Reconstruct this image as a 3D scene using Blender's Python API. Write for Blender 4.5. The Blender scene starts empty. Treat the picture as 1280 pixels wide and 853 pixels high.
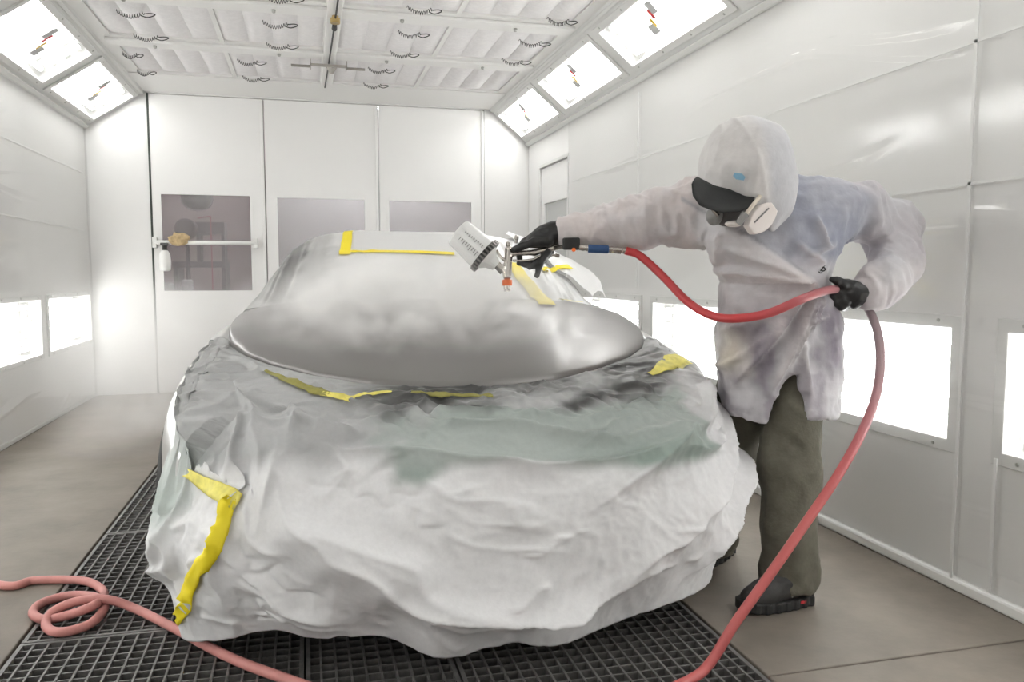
import bpy, math, random
import numpy as np
from mathutils import Matrix, Vector
from mathutils.bvhtree import BVHTree

# ------------------------------------------------------------------ camera, world, exposure
scene = bpy.context.scene
COL = scene.collection
F, CX, CY, VX, VY, CAMH = 1000.0, 640.0, 426.5, 383.0, 342.0, 1.10
_Y = np.array([VX - CX, CY - VY, -F]); _Y /= np.linalg.norm(_Y)
_Z = np.array([0, F, CY - VY]); _Z /= np.linalg.norm(_Z)
_X = np.cross(_Y, _Z)
RC = np.stack([_X, _Y, _Z])                  # camera axes -> booth axes
CAM = np.array([0.0, 0.0, CAMH])
cd = bpy.data.cameras.new('camera'); cd.lens = F / 1280 * 36; cd.sensor_width = 36; cd.clip_start = 0.05
cam = bpy.data.objects.new('camera', cd); COL.objects.link(cam)
m4 = np.eye(4); m4[:3, :3] = RC; m4[:3, 3] = CAM
cam.matrix_world = Matrix(m4.tolist())
scene.camera = cam
w = bpy.data.worlds.new('world'); scene.world = w; w.use_nodes = True
w.node_tree.nodes['Background'].inputs[0].default_value = (0.6, 0.65, 0.7, 1)
w.node_tree.nodes['Background'].inputs[1].default_value = 0.3
scene.view_settings.view_transform = 'Standard'; scene.view_settings.look = 'None'
scene.view_settings.gamma = 1.0; scene.view_settings.use_curve_mapping = False
scene.view_settings.exposure = 0.1
try:
    scene.cycles.max_bounces = 10; scene.cycles.diffuse_bounces = 6; scene.cycles.transparent_max_bounces = 16
    scene.cycles.volume_bounces = 4; scene.cycles.sample_clamp_indirect = 6.0
except Exception: pass
ORD = ['first', 'second', 'third', 'fourth', 'fifth', 'sixth']
TUBE = 13.5                                    # brightness of the fluorescent tubes

# ------------------------------------------------------------------ helpers
rng = np.random.default_rng(7); random.seed(7)
def at(u, v, d):
    "booth point seen at photo pixel (u, v), d metres in front of the camera"
    return CAM + RC @ np.array([(u - CX) / F * d, (CY - v) / F * d, -d])
def floor_at(u, v, z=0.0):
    r = RC @ np.array([u - CX, CY - v, -F]); return CAM + r * ((z - CAMH) / r[2])
def tag(o, label=None, cat=None, group=None, kind=None):
    if label: o['label'] = label
    if cat: o['category'] = cat
    if group: o['group'] = group
    if kind: o['kind'] = kind
    return o
def empty(name, loc=(0, 0, 0)):
    o = bpy.data.objects.new(name, None); COL.objects.link(o); o.location = loc; o.empty_display_size = .1
    return o
def link(name, me, mat, parent=None):
    o = bpy.data.objects.new(name, me); COL.objects.link(o)
    if mat is not None and len(me.materials) == 0: me.materials.append(mat)
    if parent is not None:
        o.parent = parent
        o.matrix_parent_inverse = Matrix.Translation(-Vector(world_loc(parent)))
    return o
def world_loc(o):
    l = Vector(o.location)
    while o.parent is not None:
        l = l + o.matrix_parent_inverse.to_translation(); o = o.parent; l = l + Vector(o.location)
    return l
def mesh(name, V, Fc, mat, parent=None, smooth=False, col=None):
    me = bpy.data.meshes.new(name)
    V = np.asarray(V, float)
    me.from_pydata(V.tolist(), [], [list(map(int, f)) for f in Fc])
    me.update()
    if smooth: me.polygons.foreach_set('use_smooth', [True] * len(me.polygons))
    if col is not None:
        c = np.ones((len(V), 4)); c[:, :3] = col
        a = me.color_attributes.new('Col', 'FLOAT_COLOR', 'POINT'); a.data.foreach_set('color', c.ravel())
    return link(name, me, mat, parent)
class MB:
    def __init__(s): s.V = []; s.F = []
    def add(s, V, Fc):
        n = len(s.V); s.V += [tuple(map(float, v)) for v in V]; s.F += [[i + n for i in f] for f in Fc]; return s
    def box(s, lo, hi):
        x0, y0, z0 = lo; x1, y1, z1 = hi
        return s.add([(x0,y0,z0),(x1,y0,z0),(x1,y1,z0),(x0,y1,z0),(x0,y0,z1),(x1,y0,z1),(x1,y1,z1),(x0,y1,z1)],
                     [(0,3,2,1),(4,5,6,7),(0,1,5,4),(1,2,6,5),(2,3,7,6),(3,0,4,7)])
    def obox(s, c, ax, ay, az):
        "oriented box: centre and three half-axis vectors"
        c, ax, ay, az = map(np.asarray, (c, ax, ay, az))
        P = [c + i*ax + j*ay + k*az for k in (-1,1) for j, i in ((-1,-1),(-1,1),(1,1),(1,-1))]
        return s.add(P, [(0,3,2,1),(4,5,6,7),(0,1,5,4),(1,2,6,5),(2,3,7,6),(3,0,4,7)])
    def tube(s, pts, rad, n=10, cap=True):
        pts = np.asarray(pts, float); k = len(pts)
        rad = np.full(k, rad) if np.isscalar(rad) else np.asarray(rad, float)
        T = np.gradient(pts, axis=0); T /= np.linalg.norm(T, axis=1)[:, None] + 1e-12
        up = np.array([0, 0, 1.]) if abs(T[0][2]) < .9 else np.array([1., 0, 0])
        N = np.cross(T[0], up); N /= np.linalg.norm(N)
        V = []; 
        for i in range(k):
            N = N - T[i] * np.dot(N, T[i]); N /= np.linalg.norm(N); B = np.cross(T[i], N)
            for j in range(n):
                a = 2*math.pi*j/n; V.append(pts[i] + rad[i]*(math.cos(a)*N + math.sin(a)*B))
        Fc = [(i*n+j, i*n+(j+1)%n, (i+1)*n+(j+1)%n, (i+1)*n+j) for i in range(k-1) for j in range(n)]
        if cap: Fc += [tuple(range(n))[::-1], tuple(range((k-1)*n, k*n))]
        return s.add(V, Fc)
    def lathe(s, prof, o, ax, n=24):
        "profile of (along axis, radius) pairs turned about an axis through o"
        o = np.asarray(o, float); ax = np.asarray(ax, float); ax = ax/np.linalg.norm(ax)
        t = np.array([0,0,1.]) if abs(ax[2]) < .9 else np.array([1.,0,0])
        N = np.cross(ax, t); N /= np.linalg.norm(N); B = np.cross(ax, N)
        V = [o + h*ax + r*(math.cos(2*math.pi*j/n)*N + math.sin(2*math.pi*j/n)*B) for h, r in prof for j in range(n)]
        k = len(prof)
        Fc = [(i*n+j, i*n+(j+1)%n, (i+1)*n+(j+1)%n, (i+1)*n+j) for i in range(k-1) for j in range(n)]
        Fc += [tuple(range(n))[::-1], tuple(range((k-1)*n, k*n))]
        return s.add(V, Fc)
    def build(s, name, mat, parent=None, smooth=False, bevel=0, col=None):
        o = mesh(name, s.V, s.F, mat, parent, smooth, col)
        if bevel:
            b = o.modifiers.new('bevel', 'BEVEL'); b.width = bevel; b.segments = 2; b.limit_method = 'ANGLE'
        return o
def spline(P, n):
    "Catmull-Rom through the points, n samples in all"
    P = np.asarray(P, float); k = len(P)
    Q = np.vstack([2*P[0]-P[1], P, 2*P[-1]-P[-2]])
    out = []
    for t in np.linspace(0, k-1-1e-9, n):
        i = int(t); f = t - i; a, b, c, d = Q[i], Q[i+1], Q[i+2], Q[i+3]
        out.append(.5*((2*b)+(c-a)*f+(2*a-5*b+4*c-d)*f*f+(3*b-a-3*c+d)*f**3))
    return np.array(out)
def grid_faces(a, b): return [(i*b+j, i*b+j+1, (i+1)*b+j+1, (i+1)*b+j) for i in range(a-1) for j in range(b-1)]
def holed(o, U, W, ulim, wlim, holes, th, N):
    "rectangular sheet with rectangular holes and thickness th along N"
    o, U, W, N = map(lambda q: np.asarray(q, float), (o, U, W, N))
    us = sorted(set([ulim[0], ulim[1]] + [h[i] for h in holes for i in (0, 1) if ulim[0] < h[i] < ulim[1]]))
    ws = sorted(set([wlim[0], wlim[1]] + [h[i] for h in holes for i in (2, 3) if wlim[0] < h[i] < wlim[1]]))
    m = MB(); idx = {}; 
    def v(i, j, k):
        if (i, j, k) not in idx:
            idx[i, j, k] = len(m.V); m.V.append(tuple(o + us[i]*U + ws[j]*W + k*th*N))
        return idx[i, j, k]
    solid = lambda i, j: 0 <= i < len(us)-1 and 0 <= j < len(ws)-1 and not any(h[0]-1e-6 <= us[i] and us[i+1] <= h[1]+1e-6 and h[2]-1e-6 <= ws[j] and ws[j+1] <= h[3]+1e-6 for h in holes)
    for i in range(len(us)-1):
        for j in range(len(ws)-1):
            if not solid(i, j): continue
            m.F += [(v(i,j,0), v(i+1,j,0), v(i+1,j+1,0), v(i,j+1,0)), (v(i,j,1), v(i,j+1,1), v(i+1,j+1,1), v(i+1,j,1))]
            for di, dj, a, b in ((-1,0,(0,0),(0,1)), (1,0,(1,1),(1,0)), (0,-1,(1,0),(0,0)), (0,1,(0,1),(1,1))):
                if not solid(i+di, j+dj):
                    m.F.append((v(i+a[0],j+a[1],0), v(i+b[0],j+b[1],0), v(i+b[0],j+b[1],1), v(i+a[0],j+a[1],1)))
    return m
# value noise
def vnoise(P, seed=0):
    P = np.asarray(P, float); I = np.floor(P).astype(np.int64); f = P - I; f = f*f*(3-2*f)
    def h(a, b, c):
        n = (a*374761393 + b*668265263 + c*2147483647 + seed*1274126177) & 0xffffffff
        n = ((n ^ (n >> 13)) * 1274126177) & 0xffffffff
        return ((n ^ (n >> 16)) & 0xffff) / 32767.5 - 1
    x, y, z = I[:,0], I[:,1], I[:,2]; u, v, t = f[:,0], f[:,1], f[:,2]
    L = lambda a, b, k: a + (b-a)*k
    return L(L(L(h(x,y,z),h(x+1,y,z),u),L(h(x,y+1,z),h(x+1,y+1,z),u),v),L(L(h(x,y,z+1),h(x+1,y,z+1),u),L(h(x,y+1,z+1),h(x+1,y+1,z+1),u),v),t)
def fbm(P, seed=0, oc=3):
    return sum(vnoise(np.asarray(P)*2**k, seed+k)*.5**k for k in range(oc))
def ridge(P, seed=0): return 1 - 2*np.abs(vnoise(P, seed))
# signed distance shapes and a surface extracted from them
def seg(P, a, b, ra, rb):
    a = np.asarray(a, float); b = np.asarray(b, float); ab = b - a
    t = np.clip(((P-a)@ab)/(ab@ab), 0, 1)
    return np.linalg.norm(P - a - t[:,None]*ab, axis=1) - (ra + (rb-ra)*t)
def ell(P, c, r, ax=None):
    Q = P - np.asarray(c, float)
    if ax is not None: Q = Q @ np.asarray(ax, float).T
    r = np.asarray(r, float); k = np.linalg.norm(Q/r, axis=1)
    return (k - 1) * min(r) if min(r) > 0 else k
def rbox(P, c, hw, r, ax=None):
    Q = P - np.asarray(c, float)
    if ax is not None: Q = Q @ np.asarray(ax, float).T
    q = np.abs(Q) - (np.asarray(hw, float) - r)
    return np.linalg.norm(np.maximum(q, 0), axis=1) + np.minimum(q.max(1), 0) - r
def smin(a, b, k):
    h = np.clip(.5 + .5*(b-a)/k, 0, 1); return b + (a-b)*h - k*h*(1-h)
def chain(P, pts, rs, k=.02):
    d = None
    for i in range(len(pts)-1):
        e = seg(P, pts[i], pts[i+1], rs[i], rs[i+1]); d = e if d is None else smin(d, e, k)
    return d
def surf(f, lo, hi, h):
    lo = np.asarray(lo, float); hi = np.asarray(hi, float)
    n = np.ceil((hi-lo)/h).astype(int) + 1
    G = np.stack(np.meshgrid(*[lo[i] + h*np.arange(n[i]) for i in range(3)], indexing='ij'), -1)
    D = f(G.reshape(-1, 3)).reshape(n)
    S = D < 0
    c = np.zeros(n-1, int); acc = np.zeros(tuple(n-1)+(3,)); cnt = np.zeros(n-1)
    sl = lambda o: tuple(slice(o[i], n[i]-1+o[i]) for i in range(3))
    C8 = [(i,j,k) for i in (0,1) for j in (0,1) for k in (0,1)]
    for a in C8:
        for ax in range(3):
            if a[ax]: continue
            b = list(a); b[ax] = 1
            A, B = D[sl(a)], D[sl(b)]; x = (A < 0) != (B < 0)
            t = np.where(x, A/np.where(A-B == 0, 1, A-B), 0)
            for q in range(3): acc[..., q] += np.where(x, a[q] + (t if q == ax else 0), 0)
            cnt += x
    M = cnt > 0
    ids = -np.ones(n-1, int); ids[M] = np.arange(M.sum())
    ii = np.argwhere(M)
    V = lo + h*(ii + acc[M]/cnt[M][:,None])
    Fc = []
    for ax in range(3):
        b, d = (ax+1) % 3, (ax+2) % 3
        A = S[tuple(slice(0, -1) if q == ax else slice(1, -1) for q in range(3))]
        B = S[tuple(slice(1, None) if q == ax else slice(1, -1) for q in range(3))]
        E = np.argwhere(A != B)
        if not len(E): continue
        fl = A[tuple(E.T)]
        base = E.copy()
        base[:, b] += 1; base[:, d] += 1
        def cid(db, dd):
            q = base.copy(); q[:, b] -= db; q[:, d] -= dd; return ids[tuple(q.T)]
        q = np.stack([cid(1,1), cid(0,1), cid(0,0), cid(1,0)], 1)
        q[~fl] = q[~fl][:, ::-1]
        Fc.append(q[(q >= 0).all(1)])
    return V, np.vstack(Fc)
def gradn(f, V, e=.003):
    g = np.stack([f(V+np.eye(3)[i]*e) - f(V-np.eye(3)[i]*e) for i in range(3)], 1)
    return g/(np.linalg.norm(g, axis=1)[:,None]+1e-9)
def smooth_pts(V, Fc, it=2, lam=.5):
    Fc = np.asarray(Fc)
    for _ in range(it):
        s = np.zeros_like(V); c = np.zeros(len(V))
        for a in range(4):
            np.add.at(s, Fc[:, a], V[Fc[:, (a+1) % 4]] + V[Fc[:, (a-1) % 4]]); np.add.at(c, Fc[:, a], 2)
        V = V + lam*(s/np.maximum(c, 1)[:,None] - V)
    return V
def sdf_obj(name, f, lo, hi, h, mat, parent, disp=None, col=None, sm=1):
    V, Fc = surf(f, lo, hi, h)
    if sm: V = smooth_pts(V, Fc, sm)
    if disp is not None: V = V + gradn(f, V)*disp(V)[:,None]
    return mesh(name, V, Fc, mat, parent, True, None if col is None else col(V))

# ------------------------------------------------------------------ materials
def mat(name, c, rough=.5, metal=0., var=0., vscale=6., bump=0., bscale=40., spec=.5, coat=0., attr=False, emit=None, alpha=1., trans=0., sheen=0.):
    m = bpy.data.materials.new(name); m.use_nodes = True; nt = m.node_tree; b = nt.nodes['Principled BSDF']
    N = nt.nodes.new; Lk = nt.links.new
    b.inputs['Base Color'].default_value = (*c, 1); b.inputs['Roughness'].default_value = rough; b.inputs['Metallic'].default_value = metal
    b.inputs['Specular IOR Level'].default_value = spec; b.inputs['Coat Weight'].default_value = coat; b.inputs['Coat Roughness'].default_value = .15
    b.inputs['Alpha'].default_value = alpha; b.inputs['Transmission Weight'].default_value = trans; b.inputs['Sheen Weight'].default_value = sheen
    src = None; tc = None
    if var or bump:
        tc = N('ShaderNodeTexCoord')
    if attr:
        a = N('ShaderNodeAttribute'); a.attribute_name = 'Col'; src = a.outputs['Color']
    if var:
        n = N('ShaderNodeTexNoise'); n.inputs['Scale'].default_value = vscale; n.inputs['Detail'].default_value = 6; n.inputs['Roughness'].default_value = .62
        Lk(tc.outputs['Object'], n.inputs['Vector'])
        r = N('ShaderNodeMapRange'); r.inputs[1].default_value = .3; r.inputs[2].default_value = .7; r.inputs[3].default_value = 1-var; r.inputs[4].default_value = 1+var
        Lk(n.outputs['Fac'], r.inputs[0])
        mx = N('ShaderNodeMix'); mx.data_type = 'RGBA'; mx.blend_type = 'MULTIPLY'; mx.inputs[0].default_value = 1
        if src: Lk(src, mx.inputs[6])
        else: mx.inputs[6].default_value = (*c, 1)
        Lk(r.outputs[0], mx.inputs[7]); src = mx.outputs[2]
    if src: Lk(src, b.inputs['Base Color'])
    if bump:
        n = N('ShaderNodeTexNoise'); n.inputs['Scale'].default_value = bscale; n.inputs['Detail'].default_value = 5
        Lk(tc.outputs['Object'], n.inputs['Vector'])
        bp = N('ShaderNodeBump'); bp.inputs['Strength'].default_value = bump; bp.inputs['Distance'].default_value = .01
        Lk(n.outputs['Fac'], bp.inputs['Height']); Lk(bp.outputs[0], b.inputs['Normal'])
    if emit:
        b.inputs['Emission Color'].default_value = (*emit[0], 1); b.inputs['Emission Strength'].default_value = emit[1]
    return m
def film_mat(name, gloss, tint, dif=0., rough=.12, dcol=(.8, .8, .8)):
    "thin clear plastic: mostly see-through, a little shine, a little dust"
    m = bpy.data.materials.new(name); m.use_nodes = True; nt = m.node_tree; nt.nodes.clear(); N = nt.nodes.new; Lk = nt.links.new
    o = N('ShaderNodeOutputMaterial'); t = N('ShaderNodeBsdfTransparent'); t.inputs[0].default_value = (*tint, 1)
    g = N('ShaderNodeBsdfGlossy'); g.inputs['Roughness'].default_value = rough
    fr = N('ShaderNodeLayerWeight'); fr.inputs[0].default_value = .5
    pw = N('ShaderNodeMath'); pw.operation = 'POWER'; pw.inputs[1].default_value = 5.0; Lk(fr.outputs['Facing'], pw.inputs[0])
    ad = N('ShaderNodeMath'); ad.operation = 'MULTIPLY_ADD'; ad.inputs[1].default_value = .6; ad.inputs[2].default_value = gloss + .03; ad.use_clamp = True
    Lk(pw.outputs[0], ad.inputs[0])
    d = N('ShaderNodeBsdfDiffuse'); d.inputs[0].default_value = (*dcol, 1)
    m1 = N('ShaderNodeMixShader'); m1.inputs[0].default_value = dif; Lk(t.outputs[0], m1.inputs[1]); Lk(d.outputs[0], m1.inputs[2])
    m2 = N('ShaderNodeMixShader'); Lk(ad.outputs[0], m2.inputs[0]); Lk(m1.outputs[0], m2.inputs[1]); Lk(g.outputs[0], m2.inputs[2])
    Lk(m2.outputs[0], o.inputs[0]); return m
M = {}
M['wall'] = mat('white_enamel_wall', (.80, .795, .785), .38, var=.02, vscale=1.5, bump=.02, bscale=6)
M['door'] = mat('white_enamel_door', (.83, .825, .815), .35, var=.015, vscale=1.2)
M['frame'] = mat('light_grey_trim', (.70, .70, .685), .4)
M['ceil'] = mat('white_ceiling', (.80, .795, .78), .5)
M['gasket'] = mat('dark_green_gasket', (.05, .06, .05), .6)
M['greygap'] = mat('grey_gasket', (.35, .35, .34), .6)
M['filter'] = mat('filter_fleece', (.80, .785, .79), .9, var=.05, vscale=30, bump=.25, bscale=120)
M['spring'] = mat('black_spring', (.02, .02, .02), .4)
M['screw'] = mat('screw_steel', (.45, .45, .43), .35, .8)
M['concrete'] = mat('beige_concrete', (.182, .157, .131), .55, var=.2, vscale=3.2, bump=.12, bscale=30, spec=.4)
M['pit'] = mat('dark_pit', (.03, .03, .03), .9)
M['grate'] = mat('dark_steel_grate', (.15, .145, .14), .5, .3, var=.3, vscale=30)
M['gratef'] = mat('grate_frame_steel', (.17, .165, .16), .5, .3, var=.3, vscale=20)
M['tray'] = mat('lamp_reflector', (.42, .42, .41), .5)
M['tube'] = mat('fluorescent_tube', (1, 1, 1), .5, emit=((1, .99, .985), TUBE))
M['socket'] = mat('lamp_socket', (.88, .89, .86), .5)
M['pane'] = film_mat('lamp_cover_glass', .02, (.97, .98, .97), dif=.10, rough=.05, dcol=(.9, .9, .9))
M['wallfilm'] = film_mat('clear_wall_film', .05, (.965, .965, .96), dif=.05, rough=.12)
M['winglass'] = film_mat('dusty_window_glass', .02, (.86, .85, .85), dif=.20, rough=.1, dcol=(.64, .61, .62))
M['red'] = mat('red_print', (.6, .03, .04), .5); M['yellowp'] = mat('yellow_print', (.75, .5, .05), .5); M['greyp'] = mat('grey_print', (.55, .56, .56), .5)
M['white'] = mat('white_plastic', (.82, .82, .80), .35)
M['brass'] = mat('brass_fitting', (.45, .33, .14), .35, .8)
M['black'] = mat('black_rubber', (.015, .015, .015), .5)
M['bracket'] = mat('zinc_bracket', (.38, .36, .33), .45, .6)
M['hood'] = mat('wet_grey_metallic_paint', (.235, .225, .222), .38, .65, coat=.2)
M['silver'] = mat('silver_metallic_paint', (.62, .62, .615), .28, .55, coat=.4)
M['glass'] = mat('dark_window_glass', (.04, .045, .05), .08)
M['tyre'] = mat('tyre_rubber', (.02, .02, .02), .7); M['rim'] = mat('alloy_rim', (.5, .5, .5), .35, .8)
M['paper'] = mat('masking_paper', (.8, .8, .8), .62, attr=True, var=.035, vscale=70, bump=.12, bscale=26, spec=.3)
def gloss_by_tone(m, lo, hi):
    "painted-over film (dark) is shinier than bare paper (light)"
    nt = m.node_tree; a = [n for n in nt.nodes if n.type == 'ATTRIBUTE'][0]
    r = nt.nodes.new('ShaderNodeMapRange'); r.inputs[1].default_value = .1; r.inputs[2].default_value = .6; r.inputs[3].default_value = lo; r.inputs[4].default_value = hi
    nt.links.new(a.outputs['Fac'], r.inputs[0]); nt.links.new(r.outputs[0], nt.nodes['Principled BSDF'].inputs['Roughness'])
gloss_by_tone(M['paper'], .34, .7)
M['film'] = mat('masking_film', (.8, .8, .8), .3, attr=True, bump=.15, bscale=14, spec=.5)
M['tape'] = mat('yellow_masking_tape', (.88, .72, .02), .6, bump=.15, bscale=60)
M['tapedirty'] = mat('oversprayed_tape', (.27, .25, .06), .55, var=.2, vscale=30)
M['tapepale'] = mat('faded_tape', (.78, .70, .16), .6, var=.2, vscale=25)
M['coat'] = mat('white_coat_cloth', (.8, .8, .8), .8, attr=True, var=.05, vscale=35, bump=.2, bscale=45, sheen=.2)
M['trousers'] = mat('olive_trousers', (.115, .108, .082), .85, var=.22, vscale=14, bump=.25, bscale=90)
M['glove'] = mat('black_nitrile_glove', (.017, .017, .018), .42, bump=.2, bscale=55)
M['cap'] = mat('black_cap', (.018, .019, .019), .75, var=.25, vscale=25)
M['skin'] = mat('skin', (.52, .33, .25), .55)
M['mask'] = mat('grey_mask_rubber', (.12, .115, .115), .5); M['cart'] = mat('filter_cartridge', (.74, .68, .65), .5)
M['strap'] = mat('beige_strap', (.62, .56, .47), .7); M['clip'] = mat('grey_clip', (.22, .215, .21), .5)
M['shoe'] = mat('black_shoe', (.03, .029, .028), .6, var=.25, vscale=20, bump=.2, bscale=60); M['sole'] = mat('shoe_sole', (.022, .022, .022), .75)
M['shoelight'] = mat('shoe_light_mark', (.6, .6, .58), .6); M['blue'] = mat('blue_patch', (.22, .42, .58), .6)
M['chrome'] = mat('gun_metal', (.62, .58, .54), .22, 1.0); M['darkmetal'] = mat('dark_metal', (.2, .19, .18), .35, .9)
M['orange'] = mat('orange_ring', (.85, .16, .02), .4); M['cup'] = mat('clear_cup', (.86, .86, .85), .25, alpha=.72)
M['bluec'] = mat('blue_coupling', (.04, .09, .22), .35, .4)
M['hose'] = mat('red_hose', (.52, .05, .05), .42, var=.06, vscale=20); M['hosep'] = mat('dusty_pink_hose', (.52, .22, .20), .55, var=.12, vscale=14)
M['sponge'] = mat('tan_sponge', (.48, .36, .2), .9, var=.25, vscale=40)
M['mauve'] = mat('workshop_wall', (.36, .29, .29), .8, var=.12, vscale=1.5); M['dark'] = mat('dark_grey_enamel', (.07, .07, .068), .5)

# ------------------------------------------------------------------ booth shell
XL, XR, YB, YF, ZS, ZC = -1.87, 2.19, 7.87, -1.15, 2.385, 2.72
CL, CR = -1.36, 1.78                          # edges of the flat ceiling
def structure(o, label, cat): return tag(o, label, cat, kind='structure')
# floor with the grating pit
GX0, GX1, GY0, GY1 = -.855, 1.20, 1.55, 5.72
fl = empty('floor', (0, 0, 0)); structure(fl, 'beige concrete booth floor with a long grating pit', 'floor')
def slab(x0, x1, y0, y1): MB().box((x0, y0, -.10), (x1, y1, 0)).build('slab', M['concrete'], fl, bevel=.004)
JY = 1.868
slab(XL-.1, GX0-.004, YF-.1, JY-.003); slab(XL-.1, GX0-.004, JY+.003, YB+.1)
slab(GX0, GX1, YF-.1, GY0-.004); slab(GX0, GX1, GY1+.004, YB+.1)
slab(GX1+.004, XR+.1, YF-.1, JY-.003); slab(GX1+.004, XR+.1, JY+.003, YB+.1)
pm = MB().box((GX0-.05, GY0-.05, -.55), (GX1+.05, GY1+.05, -.5))
for lo, hi in (((GX0-.05, GY0-.05, -.5), (GX0, GY1+.05, -.1)), ((GX1, GY0-.05, -.5), (GX1+.05, GY1+.05, -.1)), ((GX0, GY0-.05, -.5), (GX1, GY0, -.1)), ((GX0, GY1, -.5), (GX1, GY1+.05, -.1))): pm.box(lo, hi)
pm.box((XL-.1, YF-.1, -.14), (GX0-.05, YB+.1, -.101)); pm.box((GX1+.05, YF-.1, -.14), (XR+.1, YB+.1, -.101))
pm.build('pit', M['pit'], fl)
# side walls, with openings for the low lamps
LZ0, LZ1 = .518, .91
RL = [(2.32+1.365*k, 2.32+1.365*k+1.13) for k in range(-2, 3)]
LL = [(6.615-1.372*k, 6.615-1.372*k+1.185) for k in range(0, 6)]
RD = (6.62, 7.46, 0.0, 2.10)                 # service door in the right wall
wr = holed((XR, 0, 0), (0, 1, 0), (0, 0, 1), (YF, YB), (0, ZS), [(a, b, LZ0, LZ1) for a, b in RL] + [RD], .07, (1, 0, 0)).build('wall_right', M['wall'])
structure(wr, 'white right booth wall with low lamp openings', 'wall')
wl = holed((XL, 0, 0), (0, 1, 0), (0, 0, 1), (YF, YB), (0, ZS), [(a, b, LZ0, LZ1) for a, b in LL], .07, (-1, 0, 0)).build('wall_left', M['wall'])
structure(wl, 'white left booth wall with low lamp openings', 'wall')
wf = MB().box((XL-.1, YF-.1, -.1), (XR+.1, YF, ZC+.1)).build('wall_front', M['wall'])
structure(wf, 'white booth wall behind the camera', 'wall')
# sloping lamp strips
SL = [(6.585-1.40*k, 6.585-1.40*k+1.215) for k in range(0, 6)]
def slope(side):
    a = np.array([XL if side < 0 else XR, 0, ZS]); b = np.array([CL if side < 0 else CR, 0, ZC])
    U = (b-a); Lh = np.linalg.norm(U); U = U/Lh; N = np.array([side*U[2], 0, abs(U[0])])
    N = N/np.linalg.norm(N)
    if N[2] < 0: N = -N
    return a, U, Lh, N
for side, nm in ((-1, 'left'), (1, 'right')):
    a, U, Lh, N = slope(side)
    o = holed(a, (0, 1, 0), U, (YF, YB), (0, Lh), [(y0, y1, .115, Lh-.11) for y0, y1 in SL], .025, N).build('wall_%s_slope' % nm, M['frame'])
    structure(o, 'light grey sloping lamp strip above the %s wall' % nm, 'wall')
    # edge moulding along wall top
    m = MB().obox(a + (0, (YF+YB)/2, 0) + U*.02 - N*.012, (0, (YB-YF)/2, 0), U*.022, N*.012)
    m.obox(a + (0, (YF+YB)/2, 0) + U*(Lh-.03) - N*.006, (0, (YB-YF)/2, 0), U*.012, N*.006)
    m.build('moulding', M['frame'], o, bevel=.004)
# baseboards and corner posts
def strip(name, lo, hi, label, mt='wall', bv=.006):
    return structure(MB().box(lo, hi).build(name, M[mt], bevel=bv), label, 'trim')
strip('baseboard_right', (XR-.035, YF, 0), (XR, 6.6, .045), 'white sill along the foot of the right wall', 'white', .01)
strip('baseboard_left', (XL, YF, 0), (XL+.012, YB, .03), 'thin sill along the foot of the left wall', 'frame')

# ------------------------------------------------------------------ lamps
def sub(name, m, mt, parent, **k): return m.build(name, M[mt], parent, **k)
def lamp(name, o, U, W, N, L, H, label, cat, group, sticker=0, rimw=.05):
    """o: lower near corner of the opening; U along the tubes, W across, N outwards (away from the room)"""
    o, U, W, N = map(lambda q: np.asarray(q, float), (o, U, W, N))
    r = empty(name, tuple(o + U*L/2 + W*H/2)); tag(r, label, cat, group)
    D = .13
    t = MB(); P = lambda u, w_, n: o + u*U + w_*W + n*N
    e = .008
    V = [P(-e,-e,.0), P(L+e,-e,.0), P(L+e,H+e,.0), P(-e,H+e,.0), P(-e,-e,D), P(L+e,-e,D), P(L+e,H+e,D), P(-e,H+e,D)]
    t.add(V, [(4,5,6,7), (0,1,5,4), (1,2,6,5), (2,3,7,6), (3,0,4,7)])
    sub('reflector', t, 'tray', r)
    for i in range(4):
        w_ = H*(i+.5)/4
        sub('tube', MB().tube([P(.045, w_, .065), P(L-.045, w_, .065)], .017, 8), 'tube', r, smooth=True)
        for u in (.0, L-.05): sub('socket', MB().obox(P(u+.025, w_, .075), U*.014, W*.015, N*.026), 'socket', r)
    sub('cover_pane', MB().add([P(-e,-e,-.002), P(L+e,-e,-.002), P(L+e,H+e,-.002), P(-e,H+e,-.002)], [(0,1,2,3)]), 'pane', r)
    if rimw:
        f = sub('frame', holed(o - N*.012, U, W, (-rimw, L+rimw), (-rimw, H+rimw), [(0, L, 0, H)], .012, N), 'frame', r, bevel=.003)
        for u in np.linspace(.06, L-.06, 4):
            for w_ in (-rimw*.55, H+rimw*.55):
                sub('screw', MB().lathe([(0, .007), (.004, .006)], P(u, w_, -.012), -N, 8), 'screw', f)
    if sticker:
        R4 = lambda u0, u1, w0, w1: MB().add([P(L*u0, H*w0, -.006), P(L*u1, H*w0, -.006), P(L*u1, H*w1, -.006), P(L*u0, H*w1, -.006)], [(0,1,2,3)])
        st = sub('sticker', R4(.42, .475, .62, .90), 'greyp', r); sub('sticker', R4(.53, .60, .28, .50), 'greyp', r)
        sub('red_line', R4(.475, .50, .55, .76), 'red', st); sub('yellow_line', R4(.515, .54, .40, .60), 'yellowp', st)
    return r
for side, nm in ((-1, 'left'), (1, 'right')):
    a, U, Lh, N = slope(side)
    for k, (y0, y1) in enumerate(SL):
        lamp('ceiling_lamp', a + np.array([0, y0, 0]) + U*.115, (0, 1, 0), U, N, y1-y0, Lh-.225,
             'fluorescent lamp in the sloping strip over the %s wall, %s from the end doors' % (nm, ORD[k]), 'lamp', 'sloping %s lamps' % nm, sticker=1, rimw=.045)
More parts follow.
